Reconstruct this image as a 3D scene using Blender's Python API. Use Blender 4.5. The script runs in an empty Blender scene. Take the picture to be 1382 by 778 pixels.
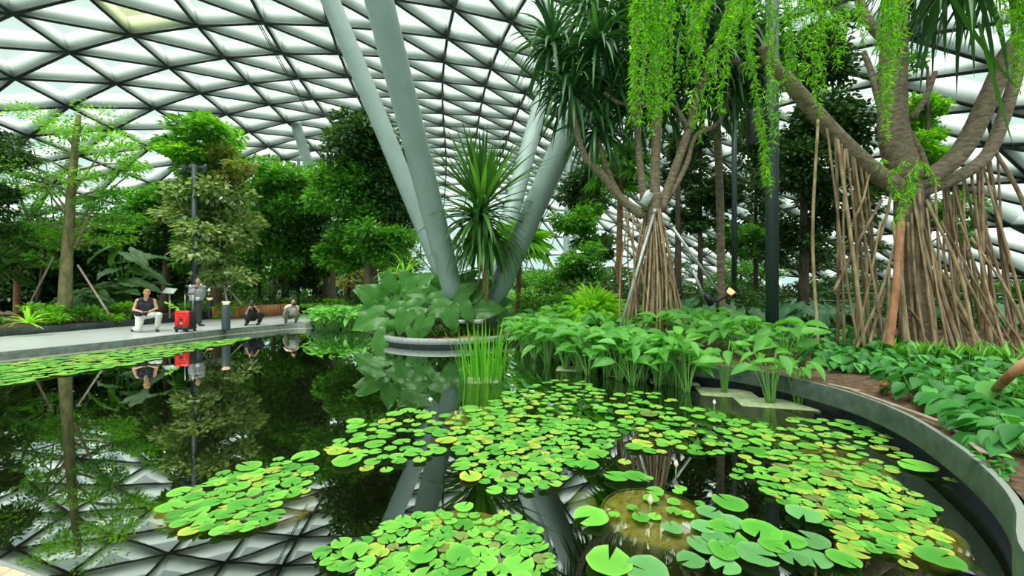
import bpy, math, random
import numpy as np
from mathutils import Vector, Matrix
random.seed(7)
RNG = np.random.default_rng(7)
S = bpy.context.scene
COL = S.collection
F = 540.0            # focal length in pixels of the 1382-wide frame
EYE = 1.6            # camera height above the water

# ------------------------------------------------------------------ camera, light, exposure
cam = bpy.data.cameras.new('camera')
cam.sensor_width = 36.0
cam.lens = F / 1382.0 * 36.0
cam.clip_end = 600
camo = bpy.data.objects.new('camera', cam)
COL.objects.link(camo)
camo.location = (0, 0, EYE)
camo.rotation_euler = (math.pi / 2, 0, 0)
S.camera = camo

w = bpy.data.worlds.new('overcast_sky')
S.world = w
w.use_nodes = True
nt = w.node_tree
nt.nodes.clear()
wo = nt.nodes.new('ShaderNodeOutputWorld')
bg = nt.nodes.new('ShaderNodeBackground')
tc = nt.nodes.new('ShaderNodeTexCoord')
sx = nt.nodes.new('ShaderNodeSeparateXYZ')
nt.links.new(tc.outputs['Generated'], sx.inputs[0])
rp = nt.nodes.new('ShaderNodeValToRGB')
rp.color_ramp.elements[0].position = 0.0
rp.color_ramp.elements[0].color = (0.64, 0.93, 0.89, 1)
rp.color_ramp.elements[1].position = 0.85
rp.color_ramp.elements[1].color = (0.95, 0.97, 0.90, 1)
nt.links.new(sx.outputs['Z'], rp.inputs[0])
nt.links.new(rp.outputs[0], bg.inputs['Color'])
pw = nt.nodes.new('ShaderNodeMapRange')          # an overcast sky is several times brighter overhead
pw.interpolation_type = 'SMOOTHSTEP'
pw.inputs['From Min'].default_value = 0.62
pw.inputs['From Max'].default_value = 0.95
pw.inputs['To Min'].default_value = 0.74
pw.inputs['To Max'].default_value = 4.0
nt.links.new(sx.outputs['Z'], pw.inputs['Value'])
nt.links.new(pw.outputs[0], bg.inputs['Strength'])
nt.links.new(bg.outputs[0], wo.inputs['Surface'])

sun = bpy.data.lights.new('sun', 'SUN')
sun.energy = 2.4
sun.angle = math.radians(25)
sun.color = (1.0, 0.98, 0.92)
suno = bpy.data.objects.new('sun', sun)
COL.objects.link(suno)
suno.rotation_euler = (math.radians(32), 0, math.radians(-30))

S.view_settings.view_transform = 'Standard'
S.view_settings.look = 'None'
S.view_settings.gamma = 1
S.view_settings.use_curve_mapping = False
S.view_settings.exposure = 0.4

# ------------------------------------------------------------------ helpers
def at(px, py, d):
    return np.array([(px - 691) * d / F, d, EYE + (389 - py) * d / F])

def on(px, py, z):
    d = F * (EYE - z) / (py - 389)
    return np.array([(px - 691) * d / F, d, z])

def nrm(v):
    v = np.asarray(v, float)
    return v / (np.linalg.norm(v, axis=-1, keepdims=True) + 1e-12)

class MB:
    """collects geometry, builds it as one mesh object"""
    def __init__(s):
        s.V, s.L, s.T, s.n = [], [], [], 0
    def add(s, V, faces):
        V = np.asarray(V, float).reshape(-1, 3)
        if isinstance(faces, np.ndarray):
            s.L.append((faces + s.n).ravel()); s.T.append(np.full(len(faces), faces.shape[1]))
        else:
            for f in faces:
                s.L.append(np.array(f) + s.n); s.T.append(np.array([len(f)]))
        s.V.append(V); s.n += len(V)
        return s
    def inst(s, V, Fc, pos, X, Y, Zx):
        """template copies: rows of X, Y, Zx are the (scaled) axes of every copy"""
        n = len(pos); m = len(V)
        W = (pos[:, None, :] + V[None, :, 0, None] * X[:, None, :] + V[None, :, 1, None] * Y[:, None, :] + V[None, :, 2, None] * Zx[:, None, :])
        Fa = (Fc[None] + (np.arange(n) * m)[:, None, None]).reshape(-1, Fc.shape[1])
        return s.add(W.reshape(-1, 3), Fa)
    def box(s, c, sz, R=None):
        v = np.array([[x, y, z] for x in (-.5, .5) for y in (-.5, .5) for z in (-.5, .5)]) * np.asarray(sz, float)
        if R is not None: v = v @ np.asarray(R).T
        return s.add(v + np.asarray(c, float), np.array([[0, 1, 3, 2], [4, 6, 7, 5], [0, 4, 5, 1], [2, 3, 7, 6], [0, 2, 6, 4], [1, 5, 7, 3]]))
    def bbox(s, c, sz, b=.01, R=None):
        """box with chamfered vertical and horizontal edges"""
        hx, hy, hz = np.asarray(sz, float) / 2
        def rg(i, z):
            X, Y = hx - i, hy - i
            return [(X - b, -Y, z), (X, -Y + b, z), (X, Y - b, z), (X - b, Y, z), (-X + b, Y, z), (-X, Y - b, z), (-X, -Y + b, z), (-X + b, -Y, z)]
        v = np.array(rg(b, -hz) + rg(0, -hz + b) + rg(0, hz - b) + rg(b, hz))
        if R is not None: v = v @ np.asarray(R).T
        fs = [list(range(7, -1, -1)), list(range(24, 32))]
        for k in range(3):
            for i in range(8):
                j = (i + 1) % 8
                fs.append([k * 8 + i, k * 8 + j, k * 8 + 8 + j, k * 8 + 8 + i])
        return s.add(v + np.asarray(c, float), fs)
    def tube(s, P, r, n=8, cap=True):
        P = np.asarray(P, float); m = len(P)
        r = np.full(m, r, float) if np.isscalar(r) else np.asarray(r, float)
        if len(r) == 2 and m > 2: r = np.linspace(r[0], r[1], m)
        T = nrm(np.gradient(P, axis=0))
        ref = np.array([0, 0, 1.]) if abs(T[0][2]) < .9 else np.array([0, 1., 0])
        u = nrm(np.cross(T[0], ref)); U = []
        for t in T:
            u = nrm(u - t * (u @ t)); U.append(u)
        U = np.array(U); W = np.cross(T, U)
        a = np.arange(n) * 2 * math.pi / n
        V = P[:, None] + r[:, None, None] * (np.cos(a)[None, :, None] * U[:, None] + np.sin(a)[None, :, None] * W[:, None])
        i = np.arange(m - 1)[:, None] * n; k = np.arange(n)[None]; k2 = (k + 1) % n
        q = np.stack([i + k, i + k2, i + n + k2, i + n + k], -1).reshape(-1, 4)
        s.add(V.reshape(-1, 3), q)
        if cap:
            s.L.append(np.arange(n)[::-1] + s.n - m * n); s.T.append(np.array([n]))
            s.L.append(np.arange(n) + s.n - n); s.T.append(np.array([n]))
        return s
    def lathe(s, prof, c=(0, 0, 0), n=24):
        prof = np.asarray(prof, float); m = len(prof)
        a = np.arange(n) * 2 * math.pi / n
        V = np.stack([prof[:, 0, None] * np.cos(a), prof[:, 0, None] * np.sin(a), np.repeat(prof[:, 1, None], n, 1)], -1) + np.asarray(c, float)
        i = np.arange(m - 1)[:, None] * n; k = np.arange(n)[None]; k2 = (k + 1) % n
        return s.add(V.reshape(-1, 3), np.stack([i + k, i + k2, i + n + k2, i + n + k], -1).reshape(-1, 4))
    def ball(s, c, r, n=12, m=8):
        th = np.linspace(0, math.pi, m + 1)
        rr = np.asarray(r, float) * np.ones(3)
        a = np.arange(n) * 2 * math.pi / n
        V = np.stack([np.sin(th)[:, None] * np.cos(a) * rr[0], np.sin(th)[:, None] * np.sin(a) * rr[1], -np.cos(th)[:, None] * np.ones(n) * rr[2]], -1) + np.asarray(c, float)
        i = np.arange(m)[:, None] * n; k = np.arange(n)[None]; k2 = (k + 1) % n
        return s.add(V.reshape(-1, 3), np.stack([i + k, i + k2, i + n + k2, i + n + k], -1).reshape(-1, 4))
    def mesh(s, name, mats, smooth=True, idx=None):
        me = bpy.data.meshes.new(name)
        V = np.concatenate(s.V); L = np.concatenate(s.L); T = np.concatenate(s.T)
        me.vertices.add(len(V)); me.vertices.foreach_set('co', V.astype(np.float32).ravel())
        me.loops.add(len(L)); me.loops.foreach_set('vertex_index', L.astype(np.int32))
        me.polygons.add(len(T))
        me.polygons.foreach_set('loop_start', (np.cumsum(T) - T).astype(np.int32))
        if smooth: me.polygons.foreach_set('use_smooth', np.ones(len(T), bool))
        for m in (mats if isinstance(mats, (list, tuple)) else [mats]): me.materials.append(m)
        if idx is not None: me.polygons.foreach_set('material_index', np.asarray(idx, np.int32))
        me.update(calc_edges=True); me.validate()
        return me
    def build(s, name, mats, parent=None, smooth=True, idx=None):
        return ob(name, s.mesh(name, mats, smooth, idx), parent)

def ob(name, data, parent=None, loc=None):
    o = bpy.data.objects.new(name, data)
    COL.objects.link(o)
    if parent is not None:
        o.parent = parent
    if loc is not None: o.location = loc
    return o

def wb(mb, name, mats, parent, smooth=True):
    """builds geometry given in world coordinates as a part of parent"""
    r = parent
    while r.parent: r = r.parent
    off = np.array(r.location)
    mb.V = [v - off for v in mb.V]
    return mb.build(name, mats, parent, smooth)

def tag(o, label=None, cat=None, group=None, kind=None):
    if label: o['label'] = label
    if cat: o['category'] = cat
    if group: o['group'] = group
    if kind: o['kind'] = kind
    return o

def thing(name, label, cat, loc=(0, 0, 0), group=None, rz=0):
    """an Empty at the base; its parts are built in coordinates local to it"""
    o = bpy.data.objects.new(name, None)
    COL.objects.link(o)
    o.location = loc; o.rotation_euler = (0, 0, rz); o.empty_display_size = .2
    return tag(o, label, cat, group)

def struct(name, mb, mat, smooth=False, parent=None):
    return tag(mb.build(name, mat, parent, smooth), kind='structure')

def dup(src, loc, rz=0, sc=1, label=None, group=None):
    c = src.copy(); COL.objects.link(c)
    c.location = loc; c.rotation_euler = (0, 0, rz); c.scale = (sc, sc, sc)
    if label: c['label'] = label
    if group: c['group'] = group
    for ch in src.children:
        d = ch.copy(); COL.objects.link(d); d.parent = c
        for g in ch.children:
            e = g.copy(); COL.objects.link(e); e.parent = d
    return c

def smooth_path(P, n=6):
    """Catmull-Rom through the points"""
    P = np.asarray(P, float)
    Q = np.vstack([2 * P[0] - P[1], P, 2 * P[-1] - P[-2]]); out = []
    for i in range(1, len(Q) - 2):
        for t in np.arange(n) / n:
            out.append(.5 * ((2 * Q[i]) + (Q[i + 1] - Q[i - 1]) * t + (2 * Q[i - 1] - 5 * Q[i] + 4 * Q[i + 1] - Q[i + 2]) * t * t + (-Q[i - 1] + 3 * Q[i] - 3 * Q[i + 1] + Q[i + 2]) * t ** 3))
    out.append(P[-1])
    return np.array(out)

# ------------------------------------------------------------------ materials
def mat(name, col, rough=.6, metal=0, spec=.5):
    m = bpy.data.materials.new(name); m.use_nodes = True
    b = m.node_tree.nodes['Principled BSDF']
    b.inputs['Base Color'].default_value = (*col, 1)
    b.inputs['Roughness'].default_value = rough
    b.inputs['Metallic'].default_value = metal
    b.inputs['Specular IOR Level'].default_value = spec
    return m

def noisy(name, c1, c2, scale=4, rough=.7, bump=.3, stretch=(1, 1, 1), detail=5, lo=.35, hi=.65, metal=0, dist=.02, spec=.4):
    m = mat(name, c1, rough, metal, spec); t = m.node_tree; N = t.nodes; b = N['Principled BSDF']
    co = N.new('ShaderNodeTexCoord'); mp = N.new('ShaderNodeMapping'); no = N.new('ShaderNodeTexNoise'); r = N.new('ShaderNodeValToRGB')
    mp.inputs['Scale'].default_value = stretch
    no.inputs['Scale'].default_value = scale; no.inputs['Detail'].default_value = detail
    r.color_ramp.elements[0].position = lo; r.color_ramp.elements[0].color = (*c1, 1)
    r.color_ramp.elements[1].position = hi; r.color_ramp.elements[1].color = (*c2, 1)
    t.links.new(co.outputs['Object'], mp.inputs[0]); t.links.new(mp.outputs[0], no.inputs['Vector'])
    t.links.new(no.outputs['Fac'], r.inputs[0]); t.links.new(r.outputs[0], b.inputs['Base Color'])
    if bump:
        bp = N.new('ShaderNodeBump'); bp.inputs['Strength'].default_value = bump; bp.inputs['Distance'].default_value = dist
        t.links.new(no.outputs['Fac'], bp.inputs['Height']); t.links.new(bp.outputs[0], b.inputs['Normal'])
    return m

def leafm(name, cols, trans=.35, rough=.42, tcol=None, spec=.45):
    """leaf surface: colour varies from leaf to leaf, some light shines through"""
    m = bpy.data.materials.new(name); m.use_nodes = True
    t = m.node_tree; N = t.nodes; b = N['Principled BSDF']; out = N['Material Output']
    g = N.new('ShaderNodeNewGeometry'); r = N.new('ShaderNodeValToRGB')
    t.links.new(g.outputs['Random Per Island'], r.inputs[0])
    e = r.color_ramp.elements; n = len(cols)
    e[0].position = 0; e[0].color = (*cols[0], 1); e[1].position = 1; e[1].color = (*cols[-1], 1)
    for i in range(1, n - 1):
        k = e.new(i / (n - 1)); k.color = (*cols[i], 1)
    t.links.new(r.outputs[0], b.inputs['Base Color'])
    b.inputs['Roughness'].default_value = rough; b.inputs['Specular IOR Level'].default_value = spec
    tr = N.new('ShaderNodeBsdfTranslucent'); mx = N.new('ShaderNodeMixShader'); hs = N.new('ShaderNodeMixRGB')
    hs.blend_type = 'MULTIPLY'; hs.inputs[0].default_value = 1; hs.inputs[2].default_value = (1.5, 1.6, .5, 1)
    t.links.new(r.outputs[0], hs.inputs[1]); t.links.new(hs.outputs[0], tr.inputs[0])
    mx.inputs[0].default_value = trans
    t.links.new(b.outputs[0], mx.inputs[1]); t.links.new(tr.outputs[0], mx.inputs[2]); t.links.new(mx.outputs[0], out.inputs['Surface'])
    return m

M = {}
M['web'] = mat('painted_steel_pale', (.74, .80, .77), .6)
M['flange'] = mat('flange_dark_grey', (.045, .06, .058), .5)
M['cyl'] = noisy('painted_column_steel', (.25, .33, .305), (.29, .375, .35), 1.5, .32, 0)
M['concrete'] = noisy('kerb_granite_grey', (.065, .09, .075), (.12, .15, .125), 9, .45, .15)
M['kerb'] = noisy('kerb_dark_green_stone', (.045, .065, .052), (.085, .115, .092), 9, .45, .15)
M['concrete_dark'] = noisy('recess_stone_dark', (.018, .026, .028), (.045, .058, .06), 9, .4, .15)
M['edge'] = mat('kerb_top_edge', (.24, .26, .23), .5)
M['steelrim'] = noisy('planter_band_grey', (.30, .33, .31), (.40, .43, .41), 12, .4, .05)
M['soil'] = noisy('garden_soil', (.06, .032, .018), (.16, .095, .055), 14, .95, .8, dist=.05)
M['mulch'] = noisy('terracotta_mulch', (.32, .12, .05), (.62, .30, .16), 40, .95, .8)
M['bark'] = noisy('tree_bark_brown', (.10, .075, .05), (.24, .18, .12), 6, .9, .7, (1, 1, .3))
M['bark_moss'] = noisy('mossy_bark', (.13, .13, .045), (.30, .25, .13), 8, .9, .7, (1, 1, .35))
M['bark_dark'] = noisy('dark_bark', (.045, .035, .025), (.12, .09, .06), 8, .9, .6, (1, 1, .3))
M['bark_pale'] = noisy('ringed_bark', (.15, .115, .075), (.31, .24, .165), 7, .85, .8, (1.2, 1.2, 2.6), dist=.03)
M['root'] = noisy('aerial_root_bark', (.16, .105, .06), (.40, .285, .18), 9, .85, .5, (1, 1, .4))
M['root_gold'] = noisy('golden_root_bark', (.28, .19, .10), (.55, .40, .24), 9, .85, .5, (1, 1, .4))
M['root_red'] = noisy('reddish_root_bark', (.30, .115, .05), (.48, .24, .13), 9, .8, .5, (1, 1, .4))
M['palmbark'] = noisy('fibrous_palm_trunk', (.14, .07, .03), (.34, .20, .10), 10, .95, .9, (.5, .5, 5))
M['post'] = mat('lamp_post_slate', (.045, .066, .072), .45)
M['black'] = mat('matt_black', (.012, .013, .014), .5)
M['galv'] = noisy('galvanised_steel', (.42, .47, .46), (.58, .62, .6), 20, .4, 0, metal=.4)
M['wood_stake'] = noisy('timber_stake', (.24, .19, .14), (.36, .29, .22), 8, .85, .3, (1, 1, .2))
# foliage
M['lf_mid'] = leafm('leaf_mid_green', [(0.042, 0.168, 0.017), (0.091, 0.294, 0.028), (0.182, 0.476, 0.049)])
M['lf_fresh'] = leafm('leaf_fresh_green', [(0.091, 0.28, 0.017), (0.196, 0.49, 0.035), (0.364, 0.7, 0.056)], .4)
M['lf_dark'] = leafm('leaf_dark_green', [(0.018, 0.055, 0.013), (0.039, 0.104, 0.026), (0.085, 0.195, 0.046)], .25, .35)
M['lf_deep'] = leafm('leaf_deep_green', [(0.022, 0.07, 0.014), (0.049, 0.14, 0.025), (0.098, 0.238, 0.042)], .3, .45)  # deep green foliage, between the mid and the dark green
M['lf_pale'] = leafm('leaf_pale_variegated', [(0.07, 0.154, 0.028), (0.224, 0.35, 0.098), (0.7, 0.75, 0.448), (0.14, 0.266, 0.056)], .3)
M['lf_olive'] = leafm('leaf_olive_brown', [(0.07, 0.168, 0.028), (0.224, 0.308, 0.056), (0.504, 0.364, 0.14), (0.112, 0.28, 0.042)], .35)
M['lf_weep'] = leafm('leaf_bright_lime', [(0.108, 0.36, 0.012), (0.216, 0.576, 0.018), (0.36, 0.744, 0.036)], .45, .5)
M['lf_strap'] = leafm('strap_leaf_dark', [(0.021, 0.081, 0.025), (0.04, 0.138, 0.04), (0.081, 0.218, 0.069)], .22, .35)
M['lf_strap2'] = leafm('strap_leaf_spiky', [(.024, .09, .014), (.05, .16, .024), (.11, .28, .05)], .28, .4)
M['lf_ear'] = leafm('elephant_ear_leaf', [(.014, .075, .008), (.04, .16, .018), (.07, .235, .035), (.22, .44, .15)], .28, .36, spec=.4)  # palest colour is a painted highlight, landing on leaves at random
M['lf_ear_d'] = leafm('dark_ear_leaf', [(0.028, 0.105, 0.042), (0.049, 0.168, 0.063), (0.084, 0.238, 0.098)], .2, .4)
M['lf_arrow'] = leafm('arrow_leaf', [(0.075, 0.288, 0.037), (0.15, 0.45, 0.069), (0.275, 0.625, 0.125)], .35, .45)
M['lf_reed'] = leafm('reed_blade', [(0.057, 0.253, 0.011), (0.115, 0.414, 0.023), (0.218, 0.575, 0.034)], .4, .45)
M['lf_cover'] = leafm('ground_cover_leaf', [(0.024, 0.135, 0.024), (0.054, 0.27, 0.043), (0.135, 0.459, 0.074)], .25, .42, spec=.35)
M['lf_lime'] = leafm('lime_fern_leaf', [(0.224, 0.532, 0.042), (0.378, 0.742, 0.07), (0.532, 0.75, 0.112)], .4, .45)
M['stalk'] = mat('green_stalk', (.12, .30, .05), .5)

# ================================================================== THE SETTING
def poly_area_mesh(P, z):
    """triangulated flat polygon"""
    from mathutils.geometry import tessellate_polygon
    V = np.array([(x, y, z) for x, y in P], float)
    T = tessellate_polygon([[Vector(v) for v in V]])
    return V, [list(t) if (V[t[1]] - V[t[0]])[0] * (V[t[2]] - V[t[0]])[1] - (V[t[1]] - V[t[0]])[1] * (V[t[2]] - V[t[0]])[0] > 0 else list(t)[::-1] for t in T]

KERB = [(1.3, .75), (1.95, 1.15), (2.37, 1.86), (2.85, 2.285), (3.2, 2.7), (3.51, 3.2), (3.84, 3.9), (3.99, 4.6), (3.92, 5.3), (3.66, 6.0), (3.2, 6.55), (2.52, 7.1), (1.85, 7.85), (1.25, 8.8), (.95, 9.9), (.95, 11.2), (1.3, 12.6), (1.8, 14.0), (1.7, 15.6), (.4, 17.2), (-2, 18.2), (-5, 17.6), (-7.0, 16.6), (-8.0, 15.9)]
PATH_EDGE = [(-8.6, 15.75), (-9.25, 14.6), (-9.78, 13.5), (-10.1, 12.0), (-10.4, 10.5), (-11.12, 8.69), (-12.0, 6.4), (-12.6, 4.2)]
NEAR = [(-9, 3.55), (-5, 2.75), (-2.42, 1.89), (-2.06, 1.78), (-1.4, 1.2), (-.4, .8)]
kerb = smooth_path([(*p, 0) for p in KERB], 5)[:, :2]
pond = [tuple(p) for p in kerb] + PATH_EDGE + NEAR

# water: clear, dark below, mirror-like at a glance
wm = bpy.data.materials.new('pond_water'); wm.use_nodes = True
t = wm.node_tree; N = t.nodes; N.clear()
o_ = N.new('ShaderNodeOutputMaterial'); gl = N.new('ShaderNodeBsdfGlossy'); tp = N.new('ShaderNodeBsdfTransparent'); mx = N.new('ShaderNodeMixShader')
fr = N.new('ShaderNodeFresnel'); mr = N.new('ShaderNodeMapRange'); no = N.new('ShaderNodeTexNoise'); bp = N.new('ShaderNodeBump'); tc = N.new('ShaderNodeTexCoord')
gl.inputs['Roughness'].default_value = .012; gl.inputs['Color'].default_value = (.93, .97, .95, 1)
tp.inputs['Color'].default_value = (.58, .60, .38, 1)
fr.inputs['IOR'].default_value = 1.33
mr.inputs['From Min'].default_value = .02; mr.inputs['From Max'].default_value = .5; mr.inputs['To Min'].default_value = .26; mr.inputs['To Max'].default_value = .95
no.inputs['Scale'].default_value = 2.2; no.inputs['Detail'].default_value = 2
bp.inputs['Strength'].default_value = .012; bp.inputs['Distance'].default_value = .03
t.links.new(tc.outputs['Object'], no.inputs['Vector']); t.links.new(no.outputs['Fac'], bp.inputs['Height'])
t.links.new(bp.outputs[0], gl.inputs['Normal']); t.links.new(fr.outputs[0], mr.inputs['Value']); t.links.new(mr.outputs[0], mx.inputs[0])
t.links.new(tp.outputs[0], mx.inputs[1]); t.links.new(gl.outputs[0], mx.inputs[2]); t.links.new(mx.outputs[0], o_.inputs[0])
M['water'] = wm
V_, F_ = poly_area_mesh(pond, 0)
struct('pond_water', MB().add(V_, F_), wm)
# basin under the water
mb = MB(); P = np.array(pond); n = len(P)
c0 = P.mean(0)
V = np.vstack([np.c_[P, np.full(n, -.03)], np.c_[P, np.full(n, -.75)]])
i = np.arange(n); j = (i + 1) % n
mb.add(V, np.stack([i, j, j + n, i + n], 1))
V_, F_ = poly_area_mesh(pond, -.75); mb.add(V_, F_)
struct('pond_basin', mb, noisy('basin_dark', (.004, .006, .005), (.012, .016, .012), 3, .9, 0))

# ground: one surface with the pond cut out of it
def ring_ground():
    out = [(-70, -6), (70, -6), (70, 120), (-70, 120)]
    from mathutils.geometry import tessellate_polygon
    # a keyhole polygon around the pond, offset outwards a little
    c = np.array([-3.5, 8.5]); Q = []
    m = len(P)
    for k in range(m):
        tdir = P[(k + 1) % m] - P[k - 1]; nn = nrm(np.array([tdir[1], -tdir[0]]))
        Q.append(P[k] + nn * .09)
    return np.array(Q)
ar = np.sum(P[:, 0] * np.roll(P[:, 1], -1) - np.roll(P[:, 0], -1) * P[:, 1])
Q = ring_ground() if ar > 0 else None
from mathutils.geometry import tessellate_polygon
M['ground'] = noisy('leaf_litter_ground', (.012, .02, .008), (.06, .075, .03), 3, .95, .6)
outer = [Vector((-75, -8, .12)), Vector((75, -8, .12)), Vector((75, 125, .12)), Vector((-75, 125, .12))]
hole = [Vector((q[0], q[1], .12)) for q in Q][::-1]
tri = tessellate_polygon([outer, hole]); allv = outer + hole
struct('ground', MB().add([tuple(v) for v in allv], [list(a) for a in tri]), M['ground'])

# raised kerb of the pond: a light band over a recessed dark base
def sweep(path, prof, closed=False):
    """profile (outward offset, height) swept along a plan curve; outward is to the right of travel"""
    path = np.asarray(path, float); n = len(path); m = len(prof)
    T = nrm(np.gradient(path, axis=0)); Nn = np.stack([T[:, 1], -T[:, 0]], 1)
    if closed:
        T = nrm(np.roll(path, -1, 0) - np.roll(path, 1, 0)); Nn = np.stack([T[:, 1], -T[:, 0]], 1)
    V = np.array([[(*(path[k] + Nn[k] * o), z) for o, z in prof] for k in range(n)]).reshape(-1, 3)
    r = np.arange(n if closed else n - 1)[:, None]; q = np.arange(m - 1)[None]
    a = r * m + q; b = ((r + 1) % n) * m + q
    return V, np.stack([a, b, b + 1, a + 1], -1).reshape(-1, 4)
kb = thing('trim_1', None, None); kb['kind'] = 'structure'
k1 = MB(); k1.add(*sweep(kerb, [(.0, .13), (.0, .345), (.012, .36)])); k1.add(*sweep(kerb, [(.055, .352), (.11, .1)]))
struct('kerb_band', k1, M['kerb'], True, kb)
struct('kerb_top', MB().add(*sweep(kerb, [(.012, .36), (.05, .36), (.055, .352)])), M['edge'], True, kb)
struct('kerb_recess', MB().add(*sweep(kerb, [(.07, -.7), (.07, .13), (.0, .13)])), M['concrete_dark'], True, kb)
# garden beds behind the kerb, a little higher, lumpy
soil = MB()
prof = [(.1, .30), (.4, .31), (1.0, .34), (2.2, .38), (4.5, .42), (8, .40), (14, .3)]
sk = kerb[::1]
V, Fc = sweep(sk[6:70], prof)
V[:, 2] += .03 * np.sin(V[:, 0] * 3.1 + V[:, 1] * 2.3) * (V[:, 2] > .305)
soil.add(V, Fc)
struct('garden_bed', soil, M['soil'], True)

# walkway
pm = bpy.data.materials.new('path_stone'); pm.use_nodes = True
t = pm.node_tree; N = t.nodes; b = N['Principled BSDF']
tc = N.new('ShaderNodeTexCoord'); mp = N.new('ShaderNodeMapping'); mp.inputs['Rotation'].default_value = (0, 0, 1.45)
br = N.new('ShaderNodeTexBrick'); br.inputs['Scale'].default_value = 1.0; br.inputs['Brick Width'].default_value = 1.2; br.inputs['Row Height'].default_value = .6
br.inputs['Mortar Size'].default_value = .008
br.inputs['Color1'].default_value = (.44, .455, .45, 1); br.inputs['Color2'].default_value = (.50, .51, .50, 1); br.inputs['Mortar'].default_value = (.24, .25, .25, 1)
t.links.new(tc.outputs['Object'], mp.inputs[0]); t.links.new(mp.outputs[0], br.inputs['Vector']); t.links.new(br.outputs['Color'], b.inputs['Base Color'])
b.inputs['Roughness'].default_value = .35
PB = [(-18.5, 2.5), (-16.3, 8.5), (-14.75, 11.45), (-14.1, 14.3), (-13.5, 18.2), (-12.2, 21), (-9.5, 23.6), (-4, 25.5), (3, 27), (9, 28)]
PF = [(9, 26), (3, 24.8), (-3.5, 23), (-6.3, 20.6), (-7.6, 17.8), (-8.0, 16.0)]
pp = PB[::-1] + [(-12.6, 2.5)] + PATH_EDGE[::-1] + PF[::-1]
V_, F_ = poly_area_mesh(pp, .2)
struct('walkway', MB().add(V_, F_), pm)
ed = np.array([(-12.6, 2.5)] + PATH_EDGE[::-1] + PF[::-1][:2])
eds = smooth_path([(*p, 0) for p in ed], 4)[:, :2]
struct('walkway_edge', MB().add(*sweep(eds, [(.02, -.7), (.02, .195), (-.0, .203), (-.10, .203)])), M['concrete'], True)
struct('waterline_strip', MB().add(*sweep(eds, [(.028, -.02), (.028, .018), (.0, .018)])), mat('limescale', (.38, .36, .24), .7), True)
# low dark kerb between walkway and left planting bed
bk = smooth_path([(*p, 0) for p in PB[:8]], 5)[:, :2]
struct('bed_kerb', MB().add(*sweep(bk, [(.0, .15), (.0, .43), (-.10, .43), (-.10, .1)])), M['concrete_dark'])
struct('bed_soil', MB().add(*sweep(bk, [(-.1, .38), (-1, .42), (-4, .42), (-14, .35)])), M['soil'], True)

# tiled paving at the near left corner
tm = bpy.data.materials.new('paving_tiles'); tm.use_nodes = True
t = tm.node_tree; b = t.nodes['Principled BSDF']; tc = t.nodes.new('ShaderNodeTexCoord'); br = t.nodes.new('ShaderNodeTexBrick')
br.offset = 0; br.inputs['Scale'].default_value = 1; br.inputs['Brick Width'].default_value = .11; br.inputs['Row Height'].default_value = .11; br.inputs['Mortar Size'].default_value = .004
br.inputs['Color1'].default_value = (.50, .33, .22, 1); br.inputs['Color2'].default_value = (.62, .44, .31, 1); br.inputs['Mortar'].default_value = (.25, .22, .18, 1)
t.links.new(tc.outputs['Object'], br.inputs['Vector']); t.links.new(br.outputs['Color'], b.inputs['Base Color']); b.inputs['Roughness'].default_value = .6
nr = np.array(NEAR)
nv = [(*p, .30) for p in nr] + [(p[0] + .25, p[1] - 1.6, .30) for p in nr]
struct('near_paving', MB().add(nv, np.array([[i, i + 6, i + 7, i + 1] for i in range(5)])), tm)
struct('near_paving_edge', MB().add(*sweep(nr, [(-.012, -.7), (-.012, .305), (.006, .305), (.006, .29)])), M['edge'])

# ------------------------------------------------------------------ glass roof on a triangular steel grid
RP = [-16.0776, 19.4073, -0.2125, -0.672, 0.1761, -4.0243, -0.7363, 0.7163, -0.0622, 1.4655, 0.6258, -0.1118, -0.6654, -0.0934, 0.0635, 25.9792, 3.387, 2.3816, -1.0454, -0.2847, 16.7133, -1.5852, -0.3067, 0.4757, 1.3406, -1.1151, -0.2276, 0.2522, 0.3673, -0.1114]
RZ = [17.8624, -4.1029, 3.6395, 3.3771, 12.9711, 3.0302]
def roof_z(x, y):
    dl = np.maximum(RZ[1] - x, 0); dr = np.maximum(x - RZ[1], 0); df = np.maximum(y - 55, 0); dn = np.maximum(25 - y, 0)
    return EYE + RZ[0] - RZ[2] * .001 * dl ** 2 - RZ[3] * 1e-6 * dl ** 4 - RZ[4] * .001 * dr ** 2 - .0055 * df ** 2 - 8e-6 * df ** 4 + RZ[5] * .01 * (y - 30) - .004 * dn ** 2
def roof_node(i, j):
    if i < -5:                                   # regular continuation over and behind the viewer
        a = roof_node(-5, j); d_ = nrm((a - roof_node(-4, j))[:2]); q = a[:2] + d_ * 4.0 * (-5 - i)
        return np.array([q[0], q[1], roof_z(q[0], q[1])])
    a = i / 5.0; b_ = (j - 3) / 5.0
    B = np.array([a ** p * b_ ** q for p in range(5) for q in range(5) if p + q <= 4])
    x = B @ np.array(RP[:15]); y = B @ np.array(RP[15:])
    return np.array([x, y, roof_z(x, y)])
def roof_normal(p):
    e = .05
    dx = (roof_z(p[0] + e, p[1]) - roof_z(p[0] - e, p[1])) / (2 * e); dy = (roof_z(p[0], p[1] + e) - roof_z(p[0], p[1] - e)) / (2 * e)
    return nrm(np.array([-dx, -dy, 1.]))
nodes = {}
for i in range(-11, 22):
    for j in range(-9, 21):
        p = roof_node(i, j)
        if p[2] > -.5 and p[1] > -18: nodes[i, j] = (p, roof_normal(p))
web, fl, pane, hub = MB(), MB(), MB(), MB()
DEPTH = 1.2
WV, WF, FV, FF = [], [], [], []
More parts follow.
